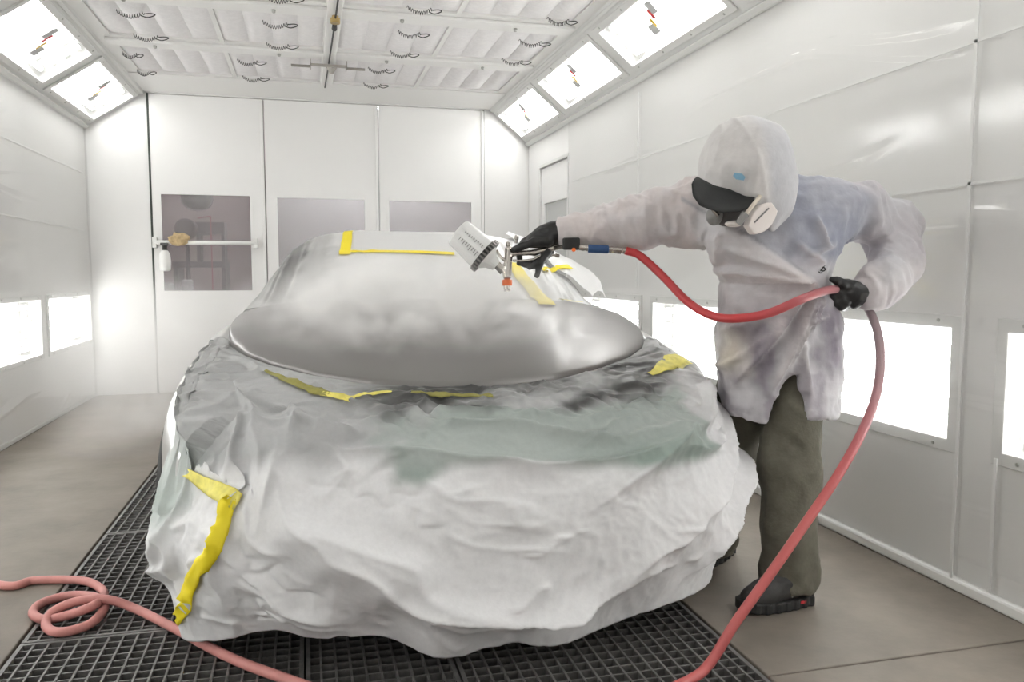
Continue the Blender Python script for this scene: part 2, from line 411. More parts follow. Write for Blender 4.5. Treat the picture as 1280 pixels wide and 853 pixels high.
for k, (y0, y1) in enumerate(LL):
    lamp('wall_lamp', (XL, y0, LZ0), (0, 1, 0), (0, 0, 1), (-1, 0, 0), y1-y0, LZ1-LZ0,
         'low white wall lamp set in the left wall, %s from the end doors' % ORD[k], 'lamp', 'low lamps in the left wall', rimw=.035)
for k, (y0, y1) in enumerate(RL):
    lamp('wall_lamp', (XR, y0, LZ0), (0, 1, 0), (0, 0, 1), (1, 0, 0), y1-y0, LZ1-LZ0,
         'low framed wall lamp set in the right wall, %s from the service door' % ORD[4-k], 'lamp', 'low lamps in the right wall', sticker=0, rimw=.045)

# ------------------------------------------------------------------ ceiling with filter mats
rows = [(6.36, 7.13), (5.35, 6.10), (4.34, 5.09)]
cols = [(-1.262, -.555), (-.525, .145), (.255, .945), (.975, 1.700)]
holes = [(a, b, y0, y1) for a, b in cols for y0, y1 in rows]
ce = holed((0, 0, ZC), (1, 0, 0), (0, 1, 0), (CL, CR), (YF, YB), holes, .02, (0, 0, 1)).build('ceiling', M['ceil'])
structure(ce, 'white booth ceiling divided into filter bays', 'ceiling')
for y in (6.23, 5.22, 4.21):
    MB().box((CL+.05, y-.075, ZC-.022), (CR-.03, y+.075, ZC-.001)).build('beam', M['ceil'], ce, bevel=.004)
    for x in (-1.0, -.16, .62, 1.36):
        MB().lathe([(0, .013), (.016, .011), (.02, .005)], (x, y, ZC-.022), (0, 0, -1), 8).build('stud', M['screw'], ce, smooth=True)
MB().box((.155, 4.3, ZC-.03), (.245, 7.15, ZC-.001)).build('beam', M['ceil'], ce, bevel=.004)
MB().box((CL, 7.16, ZC-.006), (CR, YB, ZC-.001)).build('end_board', M['ceil'], ce)
MB().box((CL-.3, YF-.1, ZC+.12), (CR+.3, YB+.1, ZC+.16)).build('roof_board', M['ceil'], ce)
def pillow(x0, x1, y0, y1, z, sag):
    n, k = 7, 9; V = []
    for i in range(n):
        for j in range(k):
            a, b = i/(n-1), j/(k-1)
            V.append((x0+(x1-x0)*a, y0+(y1-y0)*b, z - sag*math.sin(math.pi*a)**.6*min(1, 5*b, 5*(1-b))**.7*(1-.35*a)))
    return V, grid_faces(n, k)
def spring(x0, x1, y, z):
    t = np.linspace(0, 1, 90); n = 11
    x = x0 + (x1-x0)*t*.72; sagz = z - .012 - .03*np.sin(math.pi*t)
    P = np.stack([x, y + .011*np.cos(2*math.pi*n*t), sagz + .011*np.sin(2*math.pi*n*t)], 1)
    m = MB().tube(P, .0022, 4)
    h = np.array([[x0+(x1-x0)*.62, y, z-.03], [x0+(x1-x0)*.8, y+.012, z-.036], [x1, y+.006, z-.02], [x0+(x1-x0)*.9, y-.006, z-.016], [x0+(x1-x0)*.72, y-.002, z-.02]])
    hk = MB().tube(spline(h, 16), .0032, 5)
    return m, hk
spr = {(0,0): (-1.262, -1.12), (1,0): (-.47, -.26), (2,0): (.50, .71), (3,0): None,
       (0,1): (-1.09, -.87), (1,1): (-.24, -.02), (2,1): (.62, .83), (3,1): (1.45, 1.68),
       (0,2): (-1.0, -.75), (1,2): (-.2, .02), (2,2): (.62, .83), (3,2): (1.50, 1.70)}
for i, (x0, x1) in enumerate(cols):
    for j, (y0, y1) in enumerate(rows):
        f = empty('ceiling_filter', ((x0+x1)/2, (y0+y1)/2, ZC+.03))
        tag(f, 'quilted ceiling filter mat, %s bay from the left lamp strip, %s row from the doors' % (ORD[i], ORD[j]), 'filter', 'ceiling filter mats')
        MB().box((x0-.01, y0-.01, ZC+.021), (x1+.01, y1+.01, ZC+.03)).build('backing', M['filter'], f)
        for k in range(4):
            V, Fc = pillow(x0+(x1-x0)*k/4, x0+(x1-x0)*(k+1)/4, y0, y1, ZC+.016, .030)
            mesh('pocket', V, Fc, M['filter'], f, True)
        if spr[i, j]:
            for yy in (y0+.115, y1-.13):
                s, hk = spring(spr[i, j][0], spr[i, j][1], yy, ZC-.012)
                so = s.build('spring', M['spring'], f, smooth=True); hk.build('hook', M['spring'], so, smooth=True)
# hanging cable, brass fitting and bracket along the centre beam
cb = empty('ceiling_cable', (.2, 6.1, ZC-.03)); tag(cb, 'thin black cable with brass fitting along the ceiling centre beam', 'cable')
MB().tube([(.214, 4.3, ZC-.05), (.207, 5.2, ZC-.05), (.197, 6.25, ZC-.045), (.187, 7.18, ZC-.034)], .006, 6).build('wire', M['black'], cb)
MB().lathe([(0, .03), (.03, .03), (.03, .02), (.05, .02)], (.206, 5.22, ZC-.075), (0, 0, 1), 14).build('fitting', M['brass'], cb, smooth=False)
MB().lathe([(0, .013), (.09, .017)], (.204, 5.25, ZC-.06), (0, 1, -.15), 12).build('sleeve', M['black'], cb, smooth=True)
bk = empty('ceiling_bracket', (.2, 6.3, ZC-.03)); tag(bk, 'small zinc bracket with side rods and a cable clamp on the ceiling', 'bracket')
MB().box((.06, 6.28, ZC-.075), (.33, 6.31, ZC-.06)).box((.06, 6.28, ZC-.075), (.066, 6.42, ZC-.03)).box((.324, 6.28, ZC-.075), (.33, 6.42, ZC-.03)).build('plate', M['bracket'], bk)
MB().tube([(-.08, 6.42, ZC-.05), (.06, 6.42, ZC-.05)], .01, 8).build('rod', M['bracket'], bk); MB().tube([(.33, 6.42, ZC-.05), (.47, 6.42, ZC-.05)], .01, 8).build('rod', M['bracket'], bk)
MB().lathe([(0, .045), (.05, .012)], (.22, 6.45, ZC-.04), (0, .2, -1), 5).build('clamp', M['bracket'], bk)

# ------------------------------------------------------------------ back wall: door leaves with windows, workshop behind
DX = [-1.343, -.358, .690, 1.727]
wins = [(-1.263, -.489, .938, 1.818), (-.253, .558, .938, 1.81), (.785, 1.601, .938, 1.805)]
ZD = 2.705
bw = holed((0, YB+.012, 0), (1, 0, 0), (0, 0, 1), (XL-.1, XR+.1), (-.02, ZC+.1), [(DX[0], DX[3], 0, ZD)], .06, (0, 1, 0)).build('wall_back', M['wall'])
structure(bw, 'white end wall around the folding doors', 'wall')
MB().box((DX[0]-.008, YB-.004, 0), (DX[0]+.006, YB+.05, ZD)).build('gasket', M['gasket'], bw)
MB().box((DX[3]-.006, YB-.002, 0), (DX[3]+.006, YB+.05, ZD)).build('gasket', M['greygap'], bw)
MB().box((DX[0], YB-.012, ZD), (DX[3], YB+.03, ZD+.035)).build('head_rail', M['door'], bw, bevel=.004)
dlab = ['white door leaf with a push bar across its window', 'white door leaf between the push bar leaf and the far leaf', 'white door leaf next to the right end panel']
for k in range(3):
    x0, x1 = DX[k]+.008, DX[k+1]-.008; wn = wins[k]
    d = holed((0, YB, 0), (1, 0, 0), (0, 0, 1), (x0, x1), (.01, ZD-.004), [wn], .045, (0, 1, 0)).build('door_%d' % (k+1), M['door'], bevel=.004)
    structure(d, dlab[k], 'door')
    holed((0, YB-.005, 0), (1, 0, 0), (0, 0, 1), (wn[0]-.02, wn[1]+.02), (wn[2]-.02, wn[3]+.02), [(wn[0]+.004, wn[1]-.004, wn[2]+.004, wn[3]-.004)], .006, (0, 1, 0)).build('window_frame', M['door'], d)
    MB().box((wn[0]-.005, YB+.018, wn[2]-.005), (wn[1]+.005, YB+.024, wn[3]+.005)).build('window_pane', M['winglass'], d)
    MB().box((x1-.02, YB-.012, .01), (x1+.006, YB, ZD-.01)).build('edge_strip', M['door'], d, bevel=.003)
    MB().box((x1+.004, YB+.002, .01), (x1+.012, YB+.03, ZD-.01)).build('gap_seal', M['greygap'], d)
    if k == 0:
        pb = MB().tube([(-1.325, YB-.07, 1.378), (-.44, YB-.07, 1.378)], .02, 10).build('push_bar', M['white'], d, smooth=True)
        for x in (-1.315, -.45): MB().box((x-.018, YB-.085, 1.33), (x+.018, YB, 1.425)).build('mount', M['white'], pb, bevel=.004)
# sponge and bottle at the push bar
sp_f = lambda P: ell(P, (-1.10, YB-.10, 1.405), (.085, .05, .055)) + .014*fbm(P*28, 3)
sdf_obj('rag', sp_f, (-1.24, YB-.2, 1.3), (-.96, YB, 1.5), .008, M['sponge'], None)
tag(bpy.data.objects['rag'], 'crumpled tan rag lying on the white push bar', 'rag')
bt = empty('spray_bottle', (-1.232, YB-.075, 1.12)); tag(bt, 'white plastic bottle hanging from the push bar', 'bottle')
MB().lathe([(0, .03), (.01, .048), (.08, .052), (.15, .045), (.18, .03), (.19, .02)], (-1.232, YB-.075, 1.12), (0, 0, 1), 18).build('bottle_body', M['white'], bt, smooth=True)
MB().lathe([(0, .022), (.05, .022)], (-1.232, YB-.075, 1.305), (0, 0, 1), 12).box((-1.26, YB-.125, 1.35), (-1.20, YB-.05, 1.372)).build('trigger_head', M['dark'], bt)
# workshop room seen through the windows
wk = MB().box((XL-.3, 10.6, -.1), (XR+.3, 10.7, 3.1)).box((XL-.4, YB+.1, -.1), (XL-.3, 10.7, 3.1)).box((XR+.3, YB+.1, -.1), (XR+.4, 10.7, 3.1)).build('wall_workshop', M['mauve'])
structure(wk, 'mauve grey workshop walls behind the door windows', 'wall')
structure(MB().box((XL-.4, YB+.1, -.14), (XR+.4, 10.7, -.03)).build('floor_workshop', M['concrete']), 'grey workshop floor behind the doors', 'floor')
structure(MB().box((XL-.4, YB+.1, 3.1), (XR+.4, 10.7, 3.2)).build('ceiling_workshop', M['mauve']), 'dim workshop ceiling behind the doors', 'ceiling')
wlmp = MB().box((-.3, 9.6, 3.06), (1.7, 9.9, 3.1)).build('added_workshop_lamp', mat('added_lamp_glow', (1, 1, 1), .5, emit=((.95, .97, 1), 52.0)))  # added out of view to light the workshop behind the windows
tag(wlmp, 'bright strip lamp added on the workshop ceiling to light the room', 'lamp')
pl = empty('pendant_lamp', (-1.04, 8.5, 1.72)); tag(pl, 'dark dome pendant lamp behind the push bar window', 'lamp')
MB().lathe([(0, .01), (.005, .06), (.03, .11), (.07, .145), (.12, .155), (.2, .12), (.26, .04)], (-1.03, 8.5, 1.715), (0, 0, 1), 24).build('shade', mat('lamp_dark', (.05, .055, .05), .25), pl, smooth=True)
MB().tube([(-1.03, 8.5, 1.97), (-1.03, 8.5, 3.1)], .012, 6).build('cord', M['dark'], pl)
fan = empty('drum_fan', (-1.15, 8.55, 0)); tag(fan, 'dark round drum fan on a stand behind the push bar window', 'fan')
MB().lathe([(0, .08), (.01, .10), (.12, .10), (.13, .08)], (-1.15, 8.48, 1.54), (.1, 1, 0), 26).build('drum', mat('drum_grey', (.06, .045, .048), .6), fan, smooth=False)
MB().tube([(-1.14, 8.56, -.03), (-1.14, 8.56, 1.45)], .02, 8).build('stand', M['dark'], fan)
bn = empty('work_bench', (-.9, 8.8, 0)); tag(bn, 'dark bench with a raised shelf behind the push bar window', 'bench')
MB().box((-1.08, 8.7, 1.50), (-.80, 9.0, 1.62)).build('shelf_board', mat('bench_grey', (.08, .07, .072), .6), bn)
MB().box((-1.3, 8.65, 1.16), (-.80, 9.2, 1.22)).build('top', M['dark'], bn)
for x in (-1.28, -.82): MB().box((x-.02, 8.7, -.03), (x+.02, 9.15, 1.16)).build('leg', M['dark'], bn)
for x in (-1.06, -.82): MB().box((x-.015, 8.72, 1.22), (x+.015, 9.0, 1.50)).build('upright', M['dark'], bn)
tag(MB().tube([(-1.02, 8.42, 1.64), (-.9, 8.42, 1.66)], .006, 6).box((-.905, 8.415, -.03), (-.895, 8.425, 1.66)).build('marking_pole', mat('dull_red', (.35, .06, .07), .5)), 'thin dull red pole behind the push bar window', 'pole')
tag(MB().box((-1.42, 8.25, -.03), (-1.02, 8.42, .90)).build('supply_crate', M['dark'], bevel=.01), 'dark crate behind the push bar window', 'crate')
for i, (x, h) in enumerate(((-1.30, .09), (-1.12, .12))):
    tag(MB().lathe([(0, .05), (h, .055), (h+.02, .04)], (x, 8.33, .90), (0, 0, 1), 14).build('paint_can', mat('can_metal', (.45, .47, .48), .4, .5), smooth=False), '%s pale paint can on the dark workshop crate' % ('shorter', 'taller')[i], 'can', 'paint cans on the crate')
tag(MB().box((-.42, 10.2, -.03), (2.35, 10.58, 2.5)).build('storage_cabinet', mat('cabinet_lavender', (.43, .425, .42), .6, var=.12, vscale=2), bevel=.02), 'pale lavender cabinet against the workshop wall', 'cabinet')
# service door in the right wall
sd = holed((XR+.012, 0, 0), (0, 1, 0), (0, 0, 1), (RD[0]+.008, RD[1]-.008), (.01, RD[3]-.008), [(6.66, 7.36, 1.0, 1.755)], .04, (1, 0, 0)).build('door_4', M['door'], bevel=.004)
structure(sd, 'white service door with a grey window in the right wall', 'door')
MB().box((XR+.03, 6.65, .99), (XR+.036, 7.37, 1.765)).build('window_pane', mat('grey_pane', (.52, .53, .52), .2), sd)
holed((XR-.008, 0, 0), (0, 1, 0), (0, 0, 1), (RD[0]-.03, RD[1]+.03), (0, RD[3]+.03), [(RD[0], RD[1], -1, RD[3])], .008, (1, 0, 0)).build('door_frame', M['frame'], sd, bevel=.003)

# clear plastic sheets over the side walls
def wall_film(name, side, y0, y1, label, seed, seams):
    ny, nz = 260, 240
    Y, Z = np.meshgrid(np.linspace(y0, y1, ny), np.linspace(.012, ZS-.005, nz), indexing='ij')
    P = np.stack([Y.ravel()*.8, Z.ravel()*3.0, np.zeros(ny*nz)], 1)
    d = .004*vnoise(P, seed)
    for k in range(46):                               # tension creases
        yc, zc = rng.uniform(y0, y1), rng.uniform(.1, 2.3); L = rng.uniform(.25, .7); sl = rng.normal(0, .12); wd = rng.uniform(.010, .020)
        t = (Y.ravel()-yc); q = Z.ravel()-zc-sl*t-.04*np.sin(3*t)
        d += rng.uniform(.003, .009)*np.exp(-(q/wd)**2)*np.exp(-(t/L)**4)
    x = (XR - .020 - np.abs(d)) if side > 0 else (XL + .020 + np.abs(d))
    V = np.stack([x, Y.ravel(), Z.ravel()], 1)
    o = mesh(name, V, grid_faces(ny, nz), M['wallfilm'], None, True)
    tag(o, label, 'plastic sheet')
    sx = XR-.031 if side > 0 else XL+.031
    for (a, b, c, e) in seams:
        m = MB()
        if a == b: m.box((sx-.002, a-.006, c), (sx+.002, a+.006, e))
        else: m.box((sx-.002, a, c-.005), (sx+.002, b, c+.005))
        m.build('seam', film_seam, o)
    return o
film_seam = mat('film_seam_tape', (.70, .70, .685), .4)
wall_film('wall_film', 1, YF+.05, 6.55, 'clear wrinkled plastic sheet covering the right wall', 11, [(YF+.1, 6.4, 1.865, 0), (YF+.1, 3.4, 1.40, 0), (2.25, 2.25, .02, 2.35), (5.05, 5.05, 1.0, 2.3), (2.09, 2.09, .05, .5)])
wall_film('wall_film', -1, YF+.05, YB-.02, 'clear wrinkled plastic sheet covering the left wall', 23, [(YF+.1, 7.7, 1.962, 0), (YF+.1, 7.6, 1.47, 0)])

# ------------------------------------------------------------------ floor grating
gx = [GX0+.004, -.027, .386, GX1-.004]; gy = [GY0+.004, 2.590, 3.630, 4.670, GY1-.004]
_bars = {}
def bar_mesh(kind, L):
    key = (kind, round(L, 3))
    if key not in _bars:
        m = MB()
        if kind == 'long': m.box((-.003, 0, -.035), (.003, L, 0))
        else: m.box((0, -.003, -.032), (L, .003, -.002))
        o = m.build('bar', M['grate']); me = o.data; bpy.data.objects.remove(o); _bars[key] = me
    return _bars[key]
glabel = {0: 'wide dark steel floor grate along the left slab', 1: 'narrow dark steel floor grate in the middle of the pit', 2: 'wide dark steel floor grate along the right slab'}
for i in range(3):
    for j in range(4):
        x0, x1, y0, y1 = gx[i]+.003, gx[i+1]-.003, gy[j]+.003, gy[j+1]-.003
        g = empty('floor_grate', (x0, y0, -.002)); tag(g, glabel[i] + ', %s row from the doors' % ORD[3-j], 'grate', 'grates, ' + ('left row' if i == 0 else 'middle row' if i == 1 else 'right row'))
        holed((0, 0, -.036), (1, 0, 0), (0, 1, 0), (x0, x1), (y0, y1), [(x0+.012, x1-.012, y0+.012, y1-.012)], .036, (0, 0, 1)).build('frame', M['gratef'], g)
        nx = round((x1-x0)/.041); ny = round((y1-y0)/.0435)
        for k in range(1, nx):
            b = bpy.data.objects.new('bar', bar_mesh('long', y1-y0-.024)); COL.objects.link(b); b.parent = g
            b.location = ((x1-x0)*k/nx, .012, 0.001)
        for k in range(1, ny):
            b = bpy.data.objects.new('bar', bar_mesh('cross', x1-x0-.024)); COL.objects.link(b); b.parent = g
            b.location = (.012, (y1-y0)*k/ny, 0)
# ------------------------------------------------------------------ car
CO, CA = np.array([.46, 2.13]), math.radians(3.0)
def cw(P):
    "car frame (across, back from the nose, up) -> booth"
    P = np.asarray(P, float); lx, ly, z = P[..., 0], P[..., 1], P[..., 2]
    return np.stack([CO[0] + lx*math.cos(CA) + ly*math.sin(CA), CO[1] - lx*math.sin(CA) + ly*math.cos(CA), z], -1)
_ly = [.10, .20, .31, .5, .69, .95, 1.2, 1.5, 2.3, 3.6, 4.2, 4.45]
zt_ = lambda ly: np.interp(ly, _ly, [.60, .69, .742, .800, .853, .912, .948, .968, .96, .98, .94, .84])
wd_ = lambda ly: np.interp(ly, [.05, .1, .2, .3, .4, .5, .6, .8, 1.2, 1.6, 2.5, 3.8, 4.2, 4.45], [.64, .72, .82, .882, .915, .943, .957, .965, .965, .945, .94, .93, .86, .76])
ZLOW, NE = .30, 6.0
def zs(lx, ly):
    k = np.clip(np.abs(lx)/wd_(ly), 0, .9999)
    return ZLOW + (zt_(ly)-ZLOW)*(1-k**NE)**(1/NE)
car = empty('car', tuple(cw((0, 2.2, 0)))); tag(car, 'silver grey car with bare wet hood, masked for spraying', 'car')
# lower shell (fenders, doors, tail) as one loft, hood opening left free
st = np.concatenate([np.linspace(.25, 1.5, 30), np.linspace(1.6, 4.45, 24)])
ph = np.linspace(-math.pi/2, math.pi/2, 49)
HX = lambda t: .80*np.sin(t*math.pi/2)
hoodf = lambda lx: np.interp(np.abs(lx), [0, .15, .3, .47, .61, .70, .76, .785, .80], [.305, .315, .345, .42, .52, .63, .76, .87, 1.0])
hoodr = lambda lx: 1.49 - .10*(np.asarray(lx)/.8)**2
V = []
for l in st:
    w_, zt = wd_(l), zt_(l)
    row = [(-w_*.97, l, .17)] + [(w_*np.sign(math.sin(p))*abs(math.sin(p))**(2/NE), l, ZLOW+(zt-ZLOW)*max(math.cos(p), 0)**(2/NE)) for p in ph] + [(w_*.97, l, .17)]
    V += row
V = np.array(V); nb = len(ph)+2
inh = (np.abs(V[:,0]) < .80) & (V[:,1] > hoodf(V[:,0])) & (V[:,1] < hoodr(V[:,0])) & (V[:,2] > .5)
V[inh, 2] -= .03                               # engine bay drop below the hood panel
Vb = V.copy()
Vb[:,2] -= .004
mesh('body', cw(Vb), grid_faces(len(st), nb), M['silver'], car, True)
mesh('tail_panel', cw(Vb[-nb:]), [tuple(range(nb))], M['silver'], car)
mesh('nose_panel', cw(Vb[:nb]), [tuple(range(nb))[::-1]], M['silver'], car)
MB().obox(cw((0, 2.3, .2)), cw((.85, 2.3, .2))-cw((0, 2.3, .2)), cw((0, 4.3, .2))-cw((0, 2.3, .2)), (0, 0, .03)).build('underbody', M['dark'], car)
# hood
nu, nv = 81, 40
T = np.linspace(-1, 1, nu); HV = []
for t in T:
    lx = HX(t); a, b = float(hoodf(lx)), float(hoodr(lx))
    for v in np.linspace(0, 1, nv):
        ly = a + (b-a)*v
        z = float(zs(lx, ly)) + .018
        ex = abs(lx) - (.33 + .30*v)                 # raised centre field with soft edges
        z += .010/(1+math.exp(np.clip(ex/.010, -40, 40)))*min(1, 6*v)*min(1, 6*(1-v))
        z -= .012*math.exp(-v/.03)                 # leading edge turned down
        HV.append((lx, ly, z))
hood = mesh('hood', cw(HV), grid_faces(nu, nv), M['hood'], car, True)
hm = hood.modifiers.new('thick', 'SOLIDIFY'); hm.thickness = .018; hm.offset = 1
hood['label'] = 'bare grey hood panel wet with fresh paint'
# greenhouse
def gh_top(l): return np.interp(l, [1.40, 1.50, 1.70, 1.95, 2.2, 2.45, 2.9, 3.3, 3.7, 4.05], [.945, .985, 1.095, 1.215, 1.295, 1.322, 1.33, 1.30, 1.18, .97])
def greenhouse(off, ls, npz=41, n=5.0, zb=.93, skirt=0.0):
    out = []
    for l in ls:
        zt = gh_top(l)+off
        for p in np.linspace(-math.pi/2, math.pi/2, npz):
            s_, c_ = math.sin(p), max(math.cos(p), 0)
            z = zb + (zt-zb)*c_**(2/n)
            wz = .795+off - .165*max(0, (z-.93)/.39)
            lx = wz*np.sign(s_)*abs(s_)**(2/n)
            ll = l + (.16*(lx/.8)**2 if l < 2.4 else .16*(lx/.8)**2*max(0, (3.2-l)/.8) if l < 3.2 else 0)
            out.append((lx, ll, z))
    return np.array(out)
ls = np.linspace(1.42, 4.05, 54)
mesh('greenhouse', cw(greenhouse(0, ls)), grid_faces(len(ls), 41), M['glass'], car, True)
# wheels
for sx in (-1, 1):
    for l in (.88, 3.55):
        c = cw((sx*(.885 if l < 2 else .86), l, .32)); ax = cw((sx, 0, 0)) - cw((0, 0, 0))
        wh = MB().lathe([(-.10, .20), (-.10, .29), (-.07, .32), (.07, .32), (.10, .29), (.10, .21), (.06, .2)], c, ax, 30).build('wheel', M['tyre'], car, smooth=True)
        MB().lathe([(.045, .35), (.058, .35)], c, ax, 36).build('wheel_arch', M['pit'], car)
        MB().lathe([(.02, .19), (.07, .205), (.085, .2), (.06, .18), (.05, .05), (.07, .04)], c, ax, 30).build('rim', M['rim'], wh, smooth=True)

# ------------------------------------------------------------------ masking paper over the nose
def plan(th, w_, L, n, ly0):
    "rounded front: angle -> across, back"
    s_, c_ = np.sin(th), np.cos(th)
    lx = w_*np.sign(s_)*np.abs(s_)**(2/n)
    ly = ly0 + L*(1-np.abs(c_)**(2/n))
    return lx, ly
NS, NT = 401, 200
S = np.linspace(0, 1, NS); Tt = np.linspace(0, 1, NT)
th = (S-.5)*2*(math.pi/2)                       # -90 .. 90 degrees round the nose
# top rail: along hood lip, then out over the fender to the side edge
uu = (S-.5)*2
top = np.zeros((NS, 3))
lxT = np.interp(uu, [-1, -.86, -.74, -.5, 0, .5, .74, .86, 1], [-.845, -.81, -.765, -.52, 0, .52, .78, .875, .915])
lyT = np.where(np.abs(lxT) < .77, hoodf(lxT) + .004, 0)
edgeL = np.interp(lxT, [-.845, -.81, -.765], [.93, .90, .80]); edgeR = np.interp(lxT, [.77, .875, .915], [.80, .62, .70])
lyT = np.where(lxT < -.765, edgeL, np.where(lxT > .77, edgeR, lyT))
lyT = np.convolve(np.pad(lyT, 4, mode='edge'), np.ones(9)/9, 'valid')
zT = zs(lxT, lyT) + .010
zT = np.where(np.abs(lxT) < .77, zT - .010, zT)
top = np.stack([lxT, lyT, zT], 1)
def rail(w_, L, n, ly0, z, lim=90):
    tl = np.where(th < 0, th*lim/90, th)
    lx, ly = plan(tl, w_, L, n, ly0)
    return np.stack([lx, ly, np.broadcast_to(z, lx.shape)], 1)
r1 = rail(.925, .56, 2.6, .08, np.interp(uu, [-1, -.8, -.5, 0, .5, .8, 1], [.53, .60, .64, .65, .64, .64, .62]), 67)
r2 = rail(.930, .60, 2.5, -.05, np.interp(uu, [-1, -.8, 0, .8, 1], [.40, .44, .45, .46, .48]), 82)
r3 = rail(.925, .56, 2.4, -.055, np.interp(uu, [-1, 0, 1], [.26, .27, .34]))
hz = np.interp(uu, [-1, -.93, -.86, -.78, -.70, -.60, -.50, -.40, -.24, -.14, -.02, .12, .25, .4, .6, .70, .72, .82, .92, 1],
               [.20, .16, .105, .05, .045, .055, .085, .12, .125, .085, .045, .045, .055, .10, .115, .13, .16, .20, .23, .25])
hz = np.convolve(np.pad(hz, 2, mode='edge'), np.ones(5)/5, 'valid')
r4 = rail(.885, .50, 2.4, .00, hz)
R5 = [top, r1, r2, r3, r4]; kn = [0, .40, .63, .80, 1.0]
PV = np.zeros((NS, NT, 3))
for i in range(NS):
    P5 = np.array([r[i] for r in R5])
    for q in range(3):
        # monotone-ish smooth interpolation down the sheet
        lin = np.interp(Tt, kn, P5[:, q])
        PV[i, :, q] = lin
for _ in range(170):                            # relax the knuckles
    PV[:, 1:-1] = PV[:, 1:-1]*.2 + .4*(PV[:, 2:] + PV[:, :-2])
dS = np.gradient(PV, axis=0); dT = np.gradient(PV, axis=1)
NN = np.cross(dS, dT); NN /= np.linalg.norm(NN, axis=2)[..., None] + 1e-9
if NN[NS//2, NT//2, 1] > 0: NN = -NN
SS, TT = np.meshgrid(S, Tt, indexing='ij')
disp = np.zeros((NS, NT))
_pw = np.stack([SS.ravel()*9, TT.ravel()*5, np.zeros(NS*NT)], 1)
SW = SS + .018*vnoise(_pw, 91).reshape(NS, NT) + .008*vnoise(_pw*2.7, 92).reshape(NS, NT); TW = TT + .034*vnoise(_pw, 93).reshape(NS, NT) + .014*vnoise(_pw*2.7, 94).reshape(NS, NT)
def fold(s0, t0, s1, t1, wd, amp, sharp=1.0):
    "raised crease between two sheet points; one flank steeper than the other"
    ax, ay = (s1-s0)*1.9, (t1-t0)*1.0
    L = math.hypot(ax, ay); ax /= L; ay /= L
    x, y = (SW-s0)*1.9, TW-t0
    a = (x*ax + y*ay)/L; b = x*-ay + y*ax
    b = b + .012*np.sin(a*7 + s0*30)
    fall = np.clip(np.minimum(a, 1-a)*4, 0, 1); fall = fall*fall*(3-2*fall)
    w2 = wd*(.6+.8*np.clip(a, 0, 1))
    prof = np.where(b > 0, np.exp(-np.abs(b/w2)), np.exp(-np.abs(b/(w2*.30*sharp))))
    return amp*fall*prof
folds = [  # the large folds of the photograph
    (.16, .14, .31, .55, .05, .030), (.20, .22, .27, .95, .05, .022), (.26, .26, .38, .40, .035, .022), (.24, .36, .50, .92, .075, .034),
    (.33, .40, .55, .52, .04, .018), (.34, .58, .55, .93, .06, .026), (.18, .60, .40, .97, .05, .020), (.40, .24, .70, .40, .03, .014),
    (.44, .32, .78, .52, .03, .018), (.47, .50, .76, .52, .035, .024), (.90, .28, .56, .66, .05, .030), (.95, .34, .58, .92, .06, .030),
    (.97, .44, .72, .94, .05, .028), (.84, .44, .62, .60, .025, .018), (.92, .52, .80, .86, .04, .022), (.88, .30, .74, .42, .03, .018),
    (.60, .92, .44, .84, .04, .030), (.70, .86, .48, .93, .05, .024), (.06, .30, .12, .90, .05, .028), (.11, .20, .06, .60, .04, .024),
    (.03, .40, .10, .80, .03, .026), (.10, .62, .19, .95, .04, .024), (.14, .46, .08, .96, .035, .020), (.30, .30, .31, .62, .03, .018), (.05, .78, .16, .80, .03, .018)]
for f_ in folds: disp += fold(*f_[:4], f_[4]*1.15, f_[5]*1.75)
for k in range(150):
    s0, t0 = rng.uniform(.0, 1), rng.uniform(.05, .95)
    ang = rng.normal(.5, .5)*(1 if s0 < .5 else -1); L = rng.uniform(.05, .22)
    disp += fold(s0, t0, s0+L*.5*math.cos(ang), t0+L*math.sin(ang), rng.uniform(.010, .034), rng.uniform(.004, .014)*rng.choice([1, 1, -1]), 1.3)
for k in range(60):                             # crumpled film strip just under the hood lip
    s0, t0 = rng.uniform(.04, .96), rng.uniform(.03, .22)
    L = rng.uniform(.06, .2); sg = rng.choice([-1, 1])
    disp += fold(s0, t0, s0+sg*L*.5, t0+rng.normal(.02, .05), rng.uniform(.008, .02), rng.uniform(.003, .009), 1.2)
Q = PV.reshape(-1, 3)
def rot(P, a, b):
    ca, sa, cb, sb = math.cos(a), math.sin(a), math.cos(b), math.sin(b)
    return P @ (np.array([[ca, -sa, 0], [sa, ca, 0], [0, 0, 1]]) @ np.array([[cb, 0, -sb], [0, 1, 0], [sb, 0, cb]]))
sst0 = lambda x: np.clip(.5+x, 0, 1)
warp = np.stack([vnoise(Q*3+k*17, 60+k) for k in range(3)], 1)*.09
Qw = Q + warp
disp = disp.ravel() + (.006*ridge(rot(Qw, .6, .5)*4.6, 5) + .0045*ridge(rot(Qw, 1.3, .9)*9.5, 9))*(.5+.8*sst0(vnoise(Q*2.5, 77))) + .0026*ridge(rot(Qw, .2, 1.2)*21, 12) + .0012*ridge(rot(Qw, .9, .3)*47, 14) + .010*vnoise(Q*3.5, 2)
disp = disp.reshape(NS, NT) * np.clip(TT/.10, .12, 1) * np.interp(SS, [0, .04, .2, .9, 1], [.25, .45, 1, 1, .6])
disp += .020*np.clip((TT-.80)/.2, 0, 1)*np.sin(SS*44+2*np.sin(SS*13))       # wavy hem
PV2 = PV + NN*disp[..., None]
def sst_(x, a, b): t = np.clip((x-a)/(b-a), 0, 1); return t*t*(3-2*t)
gk = (np.abs(PV2[..., 0])/wd_(PV2[..., 1]))**NE + (np.clip(PV2[..., 2]-ZLOW, 0, 9)/(zt_(PV2[..., 1])-ZLOW))**NE      # keep the sheet outside the metal
